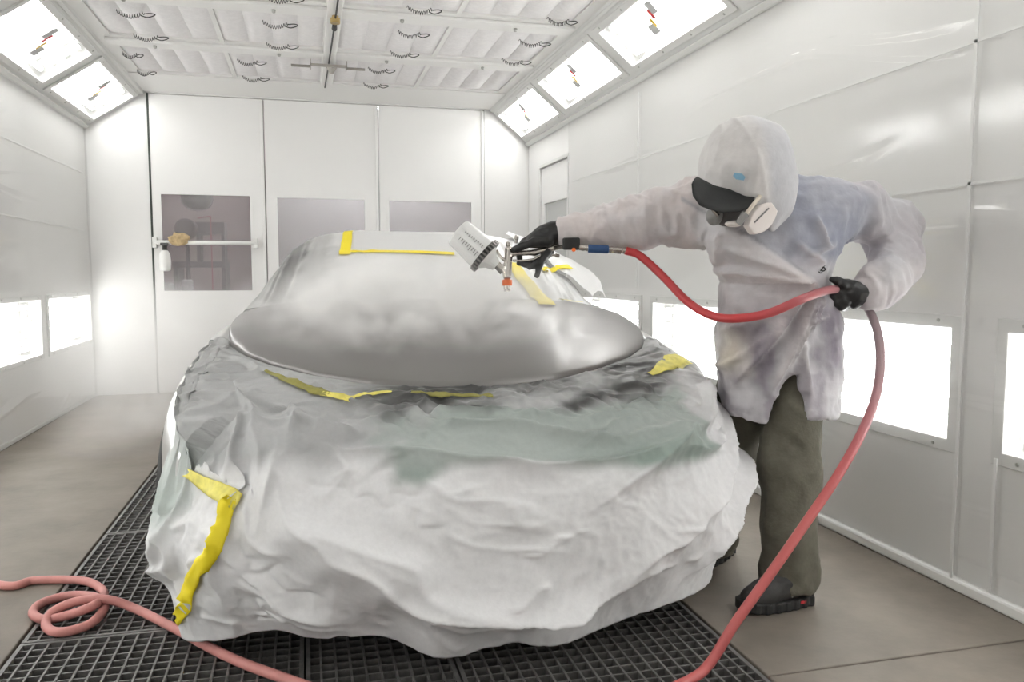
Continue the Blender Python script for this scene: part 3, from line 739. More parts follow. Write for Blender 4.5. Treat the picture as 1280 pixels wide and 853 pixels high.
kf = np.where((gk < 1.0) & (PV2[..., 2] > .32) & (PV2[..., 1] > .24), np.clip(gk, .05, 1)**(-1/NE), 1.0)
PV2[..., 0] *= kf; PV2[..., 2] = np.where(kf > 1, ZLOW+(PV2[..., 2]-ZLOW)*kf, PV2[..., 2])
lim_ = np.interp(PV2[..., 1], [.30, .45, .6, .8, .95], [.960, .928, .905, .882, .855])*wd_(PV2[..., 1])      # bare fender strip beside the paper edge
over = np.clip(-PV2[..., 0]-lim_, 0, 1); kz = sst_(PV2[..., 2], .46, .55)*(over > 0)
nx = -lim_ - .08*over; nz = zs(nx, PV2[..., 1]) + .002
PV2[..., 0] = PV2[..., 0]*(1-kz) + nx*kz; PV2[..., 2] = PV2[..., 2]*(1-kz) + np.maximum(nz, PV2[..., 2])*kz
crum = np.abs(ridge(rot(Qw*np.array([1, 1, 2.2]), .7, .2)*8, 33)) + .6*np.abs(ridge(rot(Qw*np.array([1, 1, 2]), .3, .8)*17, 34))
PV2 = PV2 + NN*(.004 + .013*crum.reshape(NS, NT)*sst_(.44-TT, 0, .12)*np.clip(TT/.03, 0, 1))[..., None]
PW = cw(PV2)
# colours of the sheet: white paper, grey paint dust near the hood, greenish film windows
base = np.array([.74, .74, .75]); grey = np.array([.36, .365, .36]); dk = np.array([.14, .14, .138]); green = np.array([.50, .565, .53])
n1 = fbm(Q*np.array([3, 3, 3]), 31, 4).reshape(NS, NT); n2 = fbm(Q*np.array([7, 7, 10]), 41, 4).reshape(NS, NT)
def sst(x, a, b): t = np.clip((x-a)/(b-a), 0, 1); return t*t*(3-2*t)
C = np.broadcast_to(base, (NS, NT, 3)).copy()
def blend(C, col, k): return C*(1-k[..., None]) + np.asarray(col)*k[..., None]
ctr = np.exp(-((SS-.52)/.30)**4)
left = 1 - sst(SS, .10, .26)
n3 = fbm(Q*np.array([5, 5, 22]), 47, 4).reshape(NS, NT)
C = blend(C, [.34, .345, .345], .8*sst(.56+.10*n1-TT, 0, .12)*sst(.84-SS+.06*n1, 0, .1))
win = sst(.56+.03*n1-TT, 0, .04)*sst(TT, .22, .30)*sst(SS-.40+.04*n2, 0, .05)*sst(.80-SS+.05*n2, 0, .04)
C = blend(C, [.33, .375, .35], .85*win)
C = blend(C, [.15, .24, .19], .7*win*sst(TT, .42, .56)*(.55+.6*n1.clip(-1, 1)).clip(0, 1))
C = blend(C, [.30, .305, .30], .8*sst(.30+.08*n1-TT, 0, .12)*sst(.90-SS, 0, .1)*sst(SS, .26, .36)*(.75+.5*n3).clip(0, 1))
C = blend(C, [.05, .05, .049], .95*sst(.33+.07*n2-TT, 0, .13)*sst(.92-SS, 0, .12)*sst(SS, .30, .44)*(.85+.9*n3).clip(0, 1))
C = blend(C, [.22, .22, .215], .8*left*sst(.50+.1*n1-TT, 0, .12)*(.8+.5*n3).clip(0, 1))
C = blend(C, [.30, .38, .34], .65*(1-sst(SS, .10, .20))*np.exp(-((TT-.56-.06*n2)/.13)**2)*(.7+.6*n2).clip(0, 1))
paper = mesh('masking_paper', PW.reshape(-1, 3), grid_faces(NS, NT), M['paper'], None, True, C.reshape(-1, 3).clip(0, 1))
tag(paper, 'crumpled white masking paper draped over the nose of the car', 'masking paper')
so = paper.modifiers.new('thick', 'SOLIDIFY'); so.thickness = .0012; so.offset = -1

# ------------------------------------------------------------------ clear film over the windscreen and roof
lf = np.linspace(1.33, 4.0, 110); npz = 91
GV = greenhouse(.014, lf, npz, 5.0, .925).reshape(len(lf), npz, 3)
gd = np.cross(np.gradient(GV, axis=0), np.gradient(GV, axis=1)); gd /= np.linalg.norm(gd, axis=2)[..., None]+1e-9
if gd[40, npz//2, 2] < 0: gd = -gd
GQ = GV.reshape(-1, 3)
A, B = np.meshgrid(np.linspace(0, 1, len(lf)), np.linspace(-1, 1, npz), indexing='ij')
lx_ = GV[..., 0]
fd = np.zeros(A.shape)
for k in range(46):                              # long pulls running down the glass
    b0 = rng.uniform(-.85, .9); sl = rng.normal(0, .9) + (1.2 if b0 > .2 else -.7); wd = rng.uniform(.012, .04); a0 = rng.uniform(.0, .3); L = rng.uniform(.1, .3)
    fd += rng.uniform(.002, .010)*np.exp(-((B-b0-sl*(A-a0)*.5)/wd)**2)*np.exp(-((A-a0)/L)**4)
fd = fd.ravel() + .003*ridge(GQ*np.array([7, 5, 9]), 3) + .006*vnoise(GQ*4, 6)
edge = np.exp(-((A)/.02)**2).ravel()
GV2 = GQ + gd.reshape(-1, 3)*(fd*(1-.8*edge))[:,None]
fn = fbm(GQ*5, 8, 4).reshape(A.shape)
FC = np.broadcast_to(np.array([.70, .70, .70]), A.shape+(3,)).copy()
FC = blend(FC, [.30, .30, .295], .7*sst(-lx_-.38+.10*fn, 0, .12)*sst(1-A, .4, .6))
FC = blend(FC, [.10, .10, .098], .95*sst(-lx_-.55+.05*fn, 0, .07)*sst(1-A, .4, .6))
FC = blend(FC, [.42, .42, .415], .6*sst(.085+.05*fn-A, 0, .05))
film = mesh('masking_film', cw(GV2), grid_faces(len(lf), npz), M['film'], None, True, FC.reshape(-1, 3))
tag(film, 'milky plastic film stretched over the car windscreen and roof', 'masking film')
so = film.modifiers.new('thick', 'SOLIDIFY'); so.thickness = .001; so.offset = 1
# loose film flap spread out beside the right pillar
fu, fv = 60, 40; FL = np.zeros((fu, fv, 3))
topE = spline([(.50, 2.25, 1.315), (.60, 2.05, 1.23), (.70, 1.82, 1.12), (.80, 1.60, .98)], fu)
outE = spline([(.66, 2.75, 1.30), (.93, 2.65, 1.19), (1.03, 2.35, 1.10), (1.01, 2.0, .97)], fu)
for j in range(fv):
    t = j/(fv-1); FL[:, j] = topE*(1-t) + outE*t
FL[..., 2] += .03*np.sin(math.pi*np.linspace(0, 1, fv))[None, :]
Qf = FL.reshape(-1, 3); Qf = Qf + np.array([.35, -.5, .8])*(.010*ridge(Qf*np.array([9, 4, 9]), 13)+.008*vnoise(Qf*6, 4))[:,None]
flap = mesh('film_flap', cw(Qf), grid_faces(fu, fv), M['film'], None, True, np.broadcast_to(np.array([.80, .80, .80]), Qf.shape))
tag(flap, 'loose bright plastic film spread out beside the right windscreen pillar', 'masking film')
so = flap.modifiers.new('thick', 'SOLIDIFY'); so.thickness = .001

# ------------------------------------------------------------------ yellow tape laid on the sheets
def bvh(objs):
    V, Fc = [], []
    for o in objs:
        n = len(V); W_ = o.matrix_world
        V += [v.co.copy() for v in o.data.vertices]; Fc += [[i+n for i in p.vertices] for p in o.data.polygons]
    return BVHTree.FromPolygons(V, Fc)
B_ALL = bvh([paper, film, flap, hood])
def hit(u, v, d_def=None):
    r = Vector((RC @ np.array([u-CX, CY-v, -F])).tolist()).normalized()
    loc, nor, _, _ = B_ALL.ray_cast(Vector(CAM.tolist()), r)
    if loc is None: return None
    if nor.dot(r) > 0: nor = -nor
    return np.array(loc), np.array(nor)
def tape(pts, width, mt, label, n=None):
    n = n or max(8, int(sum(math.dist(pts[i], pts[i+1]) for i in range(len(pts)-1))/4))
    P, Nn, Wd = [], [], []
    seglen = np.cumsum([0]+[math.dist(pts[i], pts[i+1]) for i in range(len(pts)-1)])
    for t in np.linspace(0, seglen[-1], n):
        u = np.interp(t, seglen, [p[0] for p in pts]); v = np.interp(t, seglen, [p[1] for p in pts])
        h_ = hit(u, v)
        if h_ is None: continue
        P.append(h_[0]); Nn.append(h_[1]); Wd.append(np.interp(t, seglen, width) if not np.isscalar(width) else width)
    P = np.array(P); Nn = np.array(Nn)
    if len(P) < 3: return None
    K = 3
    for _ in range(K):
        P[1:-1] = P[1:-1]*.5+.25*(P[2:]+P[:-2]); Nn[1:-1] = Nn[1:-1]*.5+.25*(Nn[2:]+Nn[:-2])
    T_ = np.gradient(P, axis=0); X = np.cross(T_, Nn); X /= np.linalg.norm(X, axis=1)[:,None]+1e-9
    Nn /= np.linalg.norm(Nn, axis=1)[:,None]
    V = []
    for i in range(len(P)):
        for s_ in (-1, -.5, 0, .5, 1):
            q = P[i] + X[i]*s_*Wd[i]/2
            r = Vector((q-CAM).tolist()).normalized()
            loc, nor, _, _ = B_ALL.find_nearest(Vector(q.tolist()))
            if loc is not None and (Vector(q.tolist())-loc).length < .02:
                nn_ = np.array(nor); nn_ = nn_ if nn_ @ (CAM-np.array(loc)) > 0 else -nn_
                q = np.array(loc)+nn_*.009
            V.append(q)
    o = mesh('masking_tape', V, grid_faces(len(P), 5), M[mt], None, True)
    so = o.modifiers.new('thick', 'SOLIDIFY'); so.thickness = .0008
    tag(o, label, 'tape'); return o
tape([(236, 590), (262, 608), (300, 628)], [.03, .045, .05], 'tapepale', 'faded yellow tape strip sloping across the left paper corner')
tape([(291, 622), (262, 690), (238, 733), (232, 757), (214, 789)], [.05, .05, .045, .04, .035], 'tape', 'long bright yellow tape strip running down to the floor hose')
tape([(331, 465), (360, 478), (392, 491), (412, 496)], [.012, .028, .035, .03], 'tapedirty', 'olive oversprayed tape under the hood lip beside the left fender')
tape([(402, 495), (435, 499), (470, 493), (490, 492)], [.03, .02, .012, .01], 'tapepale', 'thin crinkled yellow tape end below the hood lip')
tape([(515, 492), (560, 496), (615, 497)], [.008, .018, .010], 'tapedirty', 'olive tape sliver under the middle of the hood lip')
tape([(812, 470), (840, 456), (862, 440), (876, 430)], [.02, .07, .12, .05], 'tapepale', 'crinkled yellow tape patch on the right hood corner')
tape([(437, 286), (434, 302), (431, 320)], [.05, .05, .055], 'tape', 'short upright yellow tape piece at the top of the windscreen')
tape([(390, 293), (412, 291), (432, 288)], [.010, .016, .012], 'tapepale', 'narrow yellow tape edge along the left roof line')
tape([(424, 316), (480, 316), (530, 317), (568, 319)], [.022, .026, .032, .03], 'tape', 'level yellow tape strip across the windscreen film')
tape([(640, 330), (652, 348), (668, 366), (684, 383)], [.07, .08, .08, .07], 'tape', 'broad yellow tape band slanting down beside the right pillar')
tape([(676, 338), (700, 337), (712, 335)], [.04, .05, .04], 'tape', 'short yellow tape piece on the film behind the spray gun')
tape([(700, 376), (716, 379), (728, 380)], [.02, .03, .01], 'tapepale', 'small yellow tape scrap at the foot of the right pillar')
# ------------------------------------------------------------------ the sprayer
AXR, AXF = np.array([.969, -.248, 0]), np.array([.248, .969, 0])       # across and away, as he stands
man = empty('person', tuple(floor_at(968, 752))); tag(man, 'person in white hooded coat, cap and respirator leaning over the car with a spray gun', 'person')
HEAD = at(929, 226, 2.50)
J = dict(nk=at(955, 268, 2.58), ch=at(975, 300, 2.66), pv=at(968, 420, 2.74),
         rs=at(893, 268, 2.70), re=at(800, 278, 2.80), rw=at(706, 288, 2.86),
         ls=at(1062, 262, 2.68), le=at(1117, 288, 2.77), lw=at(1090, 362, 2.62),
         lh=at(990, 440, 2.72), lk=at(986, 590, 2.69), la=at(986, 722, 2.69),
         rh=at(940, 440, 2.80), rk=at(914, 565, 2.92), ra=at(890, 680, 2.99))
# body (almost all of it under the clothes), one continuous surface
def body_f(P):
    d = chain(P, [J['pv'], (J['pv']+J['ch'])/2, J['ch'], J['nk']], [.10, .10, .115, .055], .06)
    for a in ('l', 'r'):
        s_, e_, w_ = J[a+'s'], J[a+'e'], J[a+'w']
        d = smin(d, chain(P, [J['ch'], s_, e_, w_], [.07, .055, .040, .026]), .04)
        d = smin(d, chain(P, [J['pv'], J[a+'h'], J[a+'k'], J[a+'a']], [.09, .08, .055, .038]), .04)
    d = smin(d, seg(P, J['nk'], HEAD, .055, .06), .03)
    d = smin(d, ell(P, HEAD + (0, 0, .012), (.075, .095, .105)), .02)
    return d
lo = np.min([v for v in J.values()], 0) - .15; hi = np.max([v for v in J.values()], 0) + .15; hi[2] = HEAD[2] + .16; lo = np.minimum(lo, HEAD-.15)
sdf_obj('body', body_f, lo, hi, .014, M['skin'], man)

# trousers
def trou_f(P):
    d = chain(P, [J['pv']+(0, 0, .02), (J['lh']+J['rh'])/2], [.14, .13])
    lcuff = at(985, 738, 2.68)
    d = smin(d, chain(P, [J['lh'], at(989, 510, 2.70), J['lk'], at(986, 660, 2.685), J['la'], lcuff], [.105, .094, .090, .083, .077, .076], .03), .03)
    d = smin(d, chain(P, [J['rh'], at(926, 510, 2.86), J['rk'], at(900, 630, 2.96), J['ra'], at(888, 695, 3.0)], [.105, .090, .084, .078, .072, .070], .03), .03)
    d = np.maximum(d, .055 - P[:, 2])
    return d
def trou_d(P):
    z = P[:, 2]
    k = np.exp(-((z-.12)/.10)**2)*1.0 + np.exp(-((z-.45)/.12)**2)*.7 + .35
    q = P.copy(); q[:, 2] = q[:, 2]*1.1 + .9*q[:, 0]
    fl_ = .009*k*ridge(rot(q, .5, .6)*6.5, 17) + .006*k*ridge(rot(q, 1.1, .3)*12, 18) + .003*ridge(rot(P, .3, .9)*24, 21) + .004*vnoise(P*7, 3)
    return fl_
sdf_obj('trousers', trou_f, np.array([1.15, 2.1, .04]), np.array([1.95, 3.1, 1.05]), .0095, M['trousers'], man, trou_d)
# side seam and cargo pocket flap on the near leg
def on_surf(f, p, d, n=60):
    p = np.asarray(p, float); d = p-CAM; d = d/np.linalg.norm(d)
    for _ in range(n):
        v = f(p[None])[0]
        if v < .001: break
        p = p + d*v*.7
    return p if abs(f(p[None])[0]) < .02 else np.full(3, np.nan)

# shoes
def shoe(heel, toe, nm_parent):
    heel = np.array([heel[0], heel[1], 0]); toe = np.array([toe[0], toe[1], 0])
    X = (toe-heel); L = np.linalg.norm(X); X /= L; Yv = np.cross([0, 0, 1], X); AX = np.stack([X, Yv, [0, 0, 1]])
    loc = lambda p: heel + p[0]*X + p[1]*Yv + np.array([0, 0, p[2]])
    def up(P):
        d = chain(P, [loc((.055, 0, .075)), loc((.13, 0, .075)), loc((L-.10, .0, .050)), loc((L-.052, .0, .043))], [.044, .044, .042, .036], .03)
        d = smin(d, seg(P, loc((.065, 0, .09)), loc((.085, 0, .125)), .046, .048), .03)
        d = np.maximum(d, .022 - P[:, 2]); return d
    def so_(P):
        Q = (P-heel) @ AX.T
        t = np.clip((Q[:, 0]-.045)/(L-.10), 0, 1); hw = .038 + .016*np.sin(t*math.pi*.75)
        c = np.clip(Q[:, 0], .045, L-.052)
        r = np.hypot(Q[:, 0]-c, Q[:, 1]) - hw
        tread = .0025*np.sign(np.sin(Q[:, 0]*170))
        return np.maximum(r + tread, np.abs(Q[:, 2]-.018-.010*np.clip((Q[:,0]-L+.07)/.07, 0, 1)) - .017)
    sh = sdf_obj('shoe', up, np.minimum(heel, toe)-.09, np.maximum(heel, toe)+np.array([.09, .09, .2]), .005, M['shoe'], nm_parent, lambda P: .0018*ridge(P*38, 2))
    sdf_obj('sole', so_, np.minimum(heel, toe)-np.array([.09, .09, .01]), np.maximum(heel, toe)+np.array([.09, .09, .06]), .0045, M['sole'], sh, sm=0)
    for k in range(4):
        a = .125+.024*k; zz = .122-.013*k
        MB().tube(spline([loc((a, -.030, zz-.014)), loc((a+.008, 0, zz+.001)), loc((a+.012, .030, zz-.014))], 9), .0035, 6).build('lace', M['black'], sh, smooth=True)
    MB().tube([loc((.12, .043, .045)), loc((.095, .0445, .075)), loc((.075, .0445, .085)), loc((.085, .0445, .06))], .003, 5).build('side_mark', M['shoelight'], sh)
    MB().obox(loc((.075, .043, .024)), X*.010, Yv*.002, np.array([0, 0, .004])).build('heel_mark', M['red'], sh)
    return sh
shoe(floor_at(1017, 752)[:2], floor_at(922, 766)[:2], man)
shoe((1.62, 2.80), (1.37, 2.64), man)

# coat
VS = [(520, 912, 1040, 2.74, .150), (490, 904, 1044, 2.74, .155), (440, 897, 1047, 2.73, .155), (400, 900, 1045, 2.72, .150), (352, 905, 1033, 2.71, .140),
      (325, 896, 1040, 2.69, .142), (300, 886, 1052, 2.67, .145), (275, 884, 1068, 2.65, .135), (252, 896, 1070, 2.64, .115), (236, 915, 1050, 2.63, .085), (224, 935, 1025, 2.62, .05)]
cz, cxy, chw, chd = [], [], [], []
for v, ul, ur, d, hd in VS:
    a, b = at(ul, v, d), at(ur, v, d); c = (a+b)/2
    cz.append(c[2]); cxy.append(c[:2]); chw.append(np.linalg.norm((b-a)[:2])/2); chd.append(hd)
cz, cxy, chw, chd = map(np.array, (cz, cxy, chw, chd))
ZHEM = cz[0] + .005
def torso(P):
    z = P[:, 2]; c = np.stack([np.interp(z, cz, cxy[:, 0]), np.interp(z, cz, cxy[:, 1])], 1)
    q = P[:, :2]-c; a = q@AXR[:2]; b = q@AXF[:2]
    hw, hd = np.interp(z, cz, chw), np.interp(z, cz, chd)
    r = ((np.abs(a/hw))**2.4 + (np.abs(b/hd))**2.4)**(1/2.4)
    d = (r-1)*np.minimum(hw, hd)
    return np.maximum(d, z-cz[-1]), a, b
def sleeves(P):
    ar = [at(905, 268, 2.68), at(870, 266, 2.73), at(830, 274, 2.77), J['re'], at(760, 283, 2.83), at(722, 287, 2.85), at(708, 288, 2.858)]
    d = chain(P, ar, [.088, .094, .086, .078, .066, .050, .043], .05)
    al = [at(1040, 262, 2.66), at(1075, 266, 2.69), J['le'], at(1118, 325, 2.70), at(1100, 352, 2.64), at(1088, 366, 2.615)]
    d2 = chain(P, al, [.080, .082, .076, .071, .060, .044], .05)
    return d, d2
slit_a = at(990, 466, 2.60); slit_z = slit_a[2]
def coat_f(P):
    t, a, b = torso(P)
    s1, s2 = sleeves(P)
    z = P[:, 2]
    # hollow skirt, open at the hem
    inner = t + .014
    t = np.where(z < cz[4], np.maximum(t, -inner), t)
    hem = ZHEM + .012*np.sin(a*22) 
    t = np.maximum(t, hem - z)
    # front slit between the coat tails
    k = (slit_z - z)
    sa = (P[:, :2]-slit_a[:2])@AXR[:2]
    slit = np.maximum(np.maximum(np.abs(sa + .030*np.clip(k, 0, 1)/.12*.4 - .004) - .010 - .30*np.sqrt(np.clip(k, 0, 1))*.42, -k), b + .02)
    t = np.maximum(t, -slit)
    d = smin(t, s1, .055); d = smin(d, s2, .055)
    return d
lap0, lap1 = at(893, 268, 2.55), at(1030, 358, 2.55)
def lin_ab(P, p0, p1):
    "coordinates along and below a line drawn on the front of the coat"
    a = (P[:, :2]-p0[:2])@AXR[:2]; zz = P[:, 2]-p0[2]
    e = np.array([(p1[:2]-p0[:2])@AXR[:2], p1[2]-p0[2]]); L = np.linalg.norm(e); e /= L
    return (a*e[0]+zz*e[1])/L, a*e[1]-zz*e[0]
def coat_d(P):
    t, a, b = torso(P); s1, s2 = sleeves(P)
    front = np.clip(-b/.03, 0, 1)
    s, q = lin_ab(P, lap0, lap1)
    on = np.clip(np.minimum(s, 1.02-s)*6, 0, 1)*front*(t < .03)
    d = .042*on*(1/(1+np.exp(np.clip(-q/.004, -40, 40))))*np.exp(-np.clip(q, 0, 1)/.09)
    for (u0, v0, u1, v1, amp, wd) in [(1018, 345, 925, 490, .016, .014), (1020, 352, 965, 500, .016, .012), (1024, 360, 985, 465, .016, .010), (900, 330, 1015, 352, .012, .016), (906, 300, 1000, 345, .010, .014),
                                      (1030, 368, 1010, 420, .012, .010), (1040, 395, 1000, 408, .010, .008), (910, 420, 1000, 370, .010, .016), (905, 470, 985, 400, .012, .02), (1000, 400, 1015, 500, .009, .014),
                                      (1000, 320, 1042, 300, .010, .012), (1010, 270, 1030, 310, .012, .012), (985, 300, 1030, 330, .010, .015), (905, 285, 915, 330, .010, .012)]:
        s, q = lin_ab(P, at(u0, v0, 2.57), at(u1, v1, 2.57))
        on = np.clip(np.minimum(s, 1-s)*5, 0, 1)*front*(t < .04)
        d += 2.5*amp*on*np.where(q > 0, np.exp(-np.abs(q/(wd*1.4))**1.3), np.exp(-np.abs(q/(wd*.5))**1.2))
    # sleeve folds wrap round the arms
    arm = (t > .012)
    Q = P.copy(); Q[:, 0] = Q[:, 0]*1.9 + .5*Q[:, 2]
    d += np.where(arm, .013*ridge(rot(Q, .4, .3)*7, 5) + .008*ridge(rot(Q, .9, .2)*14, 6) + .003*ridge(rot(Q, .2, .8)*30, 9), .007*ridge(rot(P, .3, .6)*8, 7) + .0045*ridge(rot(P, .8, .4)*17, 8) + .002*ridge(rot(P, .5, .1)*35, 4))
    cuff = np.exp(-(np.linalg.norm(P-J['rw'], axis=1)/.05)**2) + np.exp(-(np.linalg.norm(P-J['lw'], axis=1)/.05)**2)
    d += .004*cuff*np.sin(P[:, 0]*260)
    return d
def coat_c(P):
    t, a, b = torso(P); n = fbm(P*6, 51, 4); n2 = fbm(P*17, 61, 3); z = P[:, 2]
    C = np.broadcast_to(np.array([.54, .53, .55]), P.shape).copy()
    def bl(col, k): 
        nonlocal C
        k = np.clip(k, 0, 1)[:, None]; C = C*(1-k)+np.array(col)*k
    arm = sst(t, .0, .05)
    bl([.56, .50, .49], arm*(.6+.5*n))                                  # sleeves faintly pink
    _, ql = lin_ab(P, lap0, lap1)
    bl([.27, .285, .35], sst(z, 1.10, 1.17)*(1-.6*arm)*sst(-ql, -.003, .004)*sst(a, -.16, -.08)*(.85+.4*n))  # bluish chest, coloured darker for the recessed shade above the lapel
    bl([.30, .29, .32], .8*np.exp(-(ql/.007)**2)*sst(z, 1.08, 1.12)*(b < 0))        # lapel shade painted as a dark line along its edge
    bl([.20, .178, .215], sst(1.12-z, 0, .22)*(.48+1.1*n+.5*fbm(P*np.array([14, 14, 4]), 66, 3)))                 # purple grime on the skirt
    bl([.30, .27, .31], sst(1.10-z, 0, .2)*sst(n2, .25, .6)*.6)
    bl([.70, .62, .40], .5*np.exp(-(np.linalg.norm(P-at(903, 440, 2.62), axis=1)/.07)**2))
    return C
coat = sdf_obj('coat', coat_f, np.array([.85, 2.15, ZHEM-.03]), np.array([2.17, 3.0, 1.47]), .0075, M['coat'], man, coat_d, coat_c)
# hood of the coat, over the cap
HX_ = np.array([.985, .174, 0])
tilt = math.radians(22)                               # bowed towards the car and the viewer
_hl = [at(u, v, 2.42) for u, v in ((850, 208), (872, 228), (888, 237), (910, 243), (938, 248), (955, 263), (976, 283), (1000, 300))]
_ha = np.array([(q-HEAD)@AXR for q in _hl]); _hz = np.array([q[2] for q in _hl])
def hood_f(P):
    d = ell(P, at(929, 216, 2.52), (.128, .150, .135)); d = smin(d, ell(P, at(945, 245, 2.56), (.108, .14, .125)), .05)
    d = smin(d, ell(P, at(931, 188, 2.53), (.098, .125, .090)), .07)
    d = smin(d, seg(P, at(958, 262, 2.60), at(968, 285, 2.66), .07, .085), .05)
    shell = np.maximum(d, -(d+.011))
    q = P-HEAD; a = q@AXR
    cut = np.maximum(P[:, 2]-np.interp(a, _ha, _hz), q@AXF - .04)
    return np.maximum(shell, -cut)
def hood_d(P):
    s, q = lin_ab(P, at(930, 158, 2.4), at(968, 275, 2.4))
    s2, q2 = lin_ab(P, at(905, 178, 2.4), at(885, 240, 2.4))
    return .006*np.exp(-np.abs(q/.006)) + .004*np.exp(-np.abs(q2/.006)) + .009*ridge(P*np.array([8, 8, 5]), 71) + .004*ridge(rot(P, .5, .7)*15, 72)
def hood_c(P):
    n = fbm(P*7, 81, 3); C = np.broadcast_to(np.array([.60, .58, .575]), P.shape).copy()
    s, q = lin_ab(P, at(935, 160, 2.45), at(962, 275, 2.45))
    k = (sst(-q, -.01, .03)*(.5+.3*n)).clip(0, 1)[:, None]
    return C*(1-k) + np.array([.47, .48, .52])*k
sdf_obj('coat_hood', hood_f, at(930, 215, 2.52)-.26, at(930, 215, 2.52)+.26, .0065, M['coat'], man, hood_d, hood_c)
# blue patch on the hood
pp = on_surf(hood_f, at(923, 222, 2.2), AXF); V = []
Vp = []
for i in range(7):
    for j in range(5):
        q = on_surf(hood_f, at(922.5+(i-3)*(2.6-.5*abs(j-2)) + .5*(j-2), 221.5+(j-2)*2.1 + .25*(i-3), 2.2), AXF) - AXF*.012; Vp.append(q)
Vp = np.array(Vp); Vp[np.isnan(Vp).any(1)] = Vp[~np.isnan(Vp).any(1)].mean(0)
mesh('hood_patch', Vp, grid_faces(7, 5), M['blue'], man, True)
# cap with brim
cap = sdf_obj('cap', lambda P: np.maximum(ell(P, HEAD+(0, 0, .035), (.10, .115, .095)), HEAD[2]-.005 + .25*((P-HEAD)@AXF) - P[:, 2]), HEAD-.2, HEAD+.2, .008, M['cap'], man)
Vc = []
for i in range(25):
    t = i/24
    bu = np.interp(t, [0, .3, .6, 1], [872, 893, 917, 944]); bv = np.interp(t, [0, .3, .6, 1], [224, 235, 241, 247])
    tu = np.interp(t, [0, .12, .3, .55, .8, 1], [866, 867, 876, 900, 924, 943]); tv = np.interp(t, [0, .12, .3, .55, .8, 1], [230, 244, 257, 265, 264, 256])
    back = at(bu, bv-3, 2.425); tip = at(tu, tv, 2.345+.035*abs(t-.5))
    for j in range(8):
        s = j/7; p = back*(1-s)+tip*s; Vc.append(p + np.array([0, 0, .006*math.sin(math.pi*s)]))
br = mesh('brim', Vc, grid_faces(25, 8), M['cap'], cap, True)
so = br.modifiers.new('thick', 'SOLIDIFY'); so.thickness = .004
# respirator
rs = sdf_obj('respirator', lambda P: smin(ell(P, at(912, 268, 2.47), (.050, .05, .036)), seg(P, at(905, 272, 2.46), at(944, 270, 2.45), .022, .028), .02),
             at(915, 270, 2.43)-.13, at(915, 270, 2.43)+.13, .006, M['mask'], man)
ca, cb_ = at(964, 260, 2.385), at(937, 287, 2.37)
ux = (ca-cb_); ul = np.linalg.norm(ux); ux /= ul; uz = np.array([-.15, -.93, -.22]); uz -= ux*(uz@ux); uz /= np.linalg.norm(uz); uy = np.cross(uz, ux)
cc = (ca+cb_)/2
def hexa(P, g=0.0):
    Q = (P-cc)@np.stack([ux, uy, uz]).T
    w_ = .035 - .016*np.clip(np.abs(Q[:, 0])/(ul/2), 0, 1)**2
    return np.maximum(np.maximum(np.abs(Q[:, 0])-ul/2-.004+g, np.abs(Q[:, 1])-w_+g), np.abs(Q[:, 2])-.016)
fcart = sdf_obj('filter_cartridge', hexa, cc-.09, cc+.09, .004, M['cart'], rs)
MB().obox(cc+uz*.0165+uy*.012, ux*ul*.33, uy*.0022, uz*.0015).build('grille_slot', M['clip'], rs)
sdf_obj('filter_cartridge', lambda P: ell(P, at(893, 270, 2.44), (.022, .035, .03)), at(893, 270, 2.44)-.06, at(893, 270, 2.44)+.06, .004, M['clip'], rs)
sdf_obj('chin_cup', lambda P: ell(P, at(917, 280, 2.41), (.026, .03, .010)), at(917, 280, 2.41)-.06, at(917, 280, 2.41)+.06, .004, M['cart'], rs)
MB().tube(spline([at(950, 246, 2.40), at(941, 257, 2.352), at(931, 270, 2.345)], 8), .0065, 6).build('strap', M['strap'], rs, smooth=True)
MB().tube([at(932, 267, 2.345), at(923, 280, 2.35)], [.012, .010], 8).build('strap_clip', M['clip'], rs)
MB().tube([at(891, 262, 2.40), at(898, 270, 2.40)], .006, 8).build('buckle', M['chrome'], rs)

# gloves
GD = 2.86
def hand_r(P):
    g = lambda u, v, d=0.: at(u, v, GD+d)
    d = chain(P, [g(706, 289), g(694, 292), g(682, 296)], [.037, .040, .042], .02)
    d = smin(d, ell(P, g(676, 298), (.060, .040, .030), np.stack([AXR*.93+np.array([0, 0, .36]), AXF, np.array([-.36, .08, .93])])), .02)
    # thumb on the near side, along the gun
    d = smin(d, chain(P, [g(684, 302, -.035), g(668, 303, -.045), g(653, 308, -.047), g(643, 312, -.045)], [.019, .0145, .0125, .0105], .008), .012)
    # index along the top, tip over the trigger guard
    d = smin(d, chain(P, [g(668, 297, .01), g(655, 303, .014), g(648, 315, .015), g(650, 327, -.012)], [.016, .0125, .011, .010], .006), .010)
    # middle finger laid along the trigger, tip pointing at the cup
    d = np.minimum(d, chain(P, [g(676, 300, .02), g(682, 317, .022), g(672, 328, -.01), g(658, 330, -.030), g(649, 329, -.034)], [.014, .0125, .0125, .0115, .0095], .008))
    # ring finger below, and little finger pointing down
    d = np.minimum(d, chain(P, [g(688, 302, .018), g(688, 316, .016), g(680, 324, -.02), g(670, 331, -.038), g(662, 334, -.036)], [.013, .012, .0115, .011, .009], .008))
    d = np.minimum(d, chain(P, [g(692, 303, .0), g(684, 316, -.028), g(675, 329, -.038), g(671, 345, -.036)], [.013, .0125, .0115, .0095], .008))
    return d
sdf_obj('glove', hand_r, at(680, 310, GD)-np.array([.15, .13, .14]), at(680, 310, GD)+np.array([.15, .13, .12]), .0035, M['glove'], man, lambda P: .0016*ridge(P*np.array([60, 40, 60]), 6))
GL = 2.60
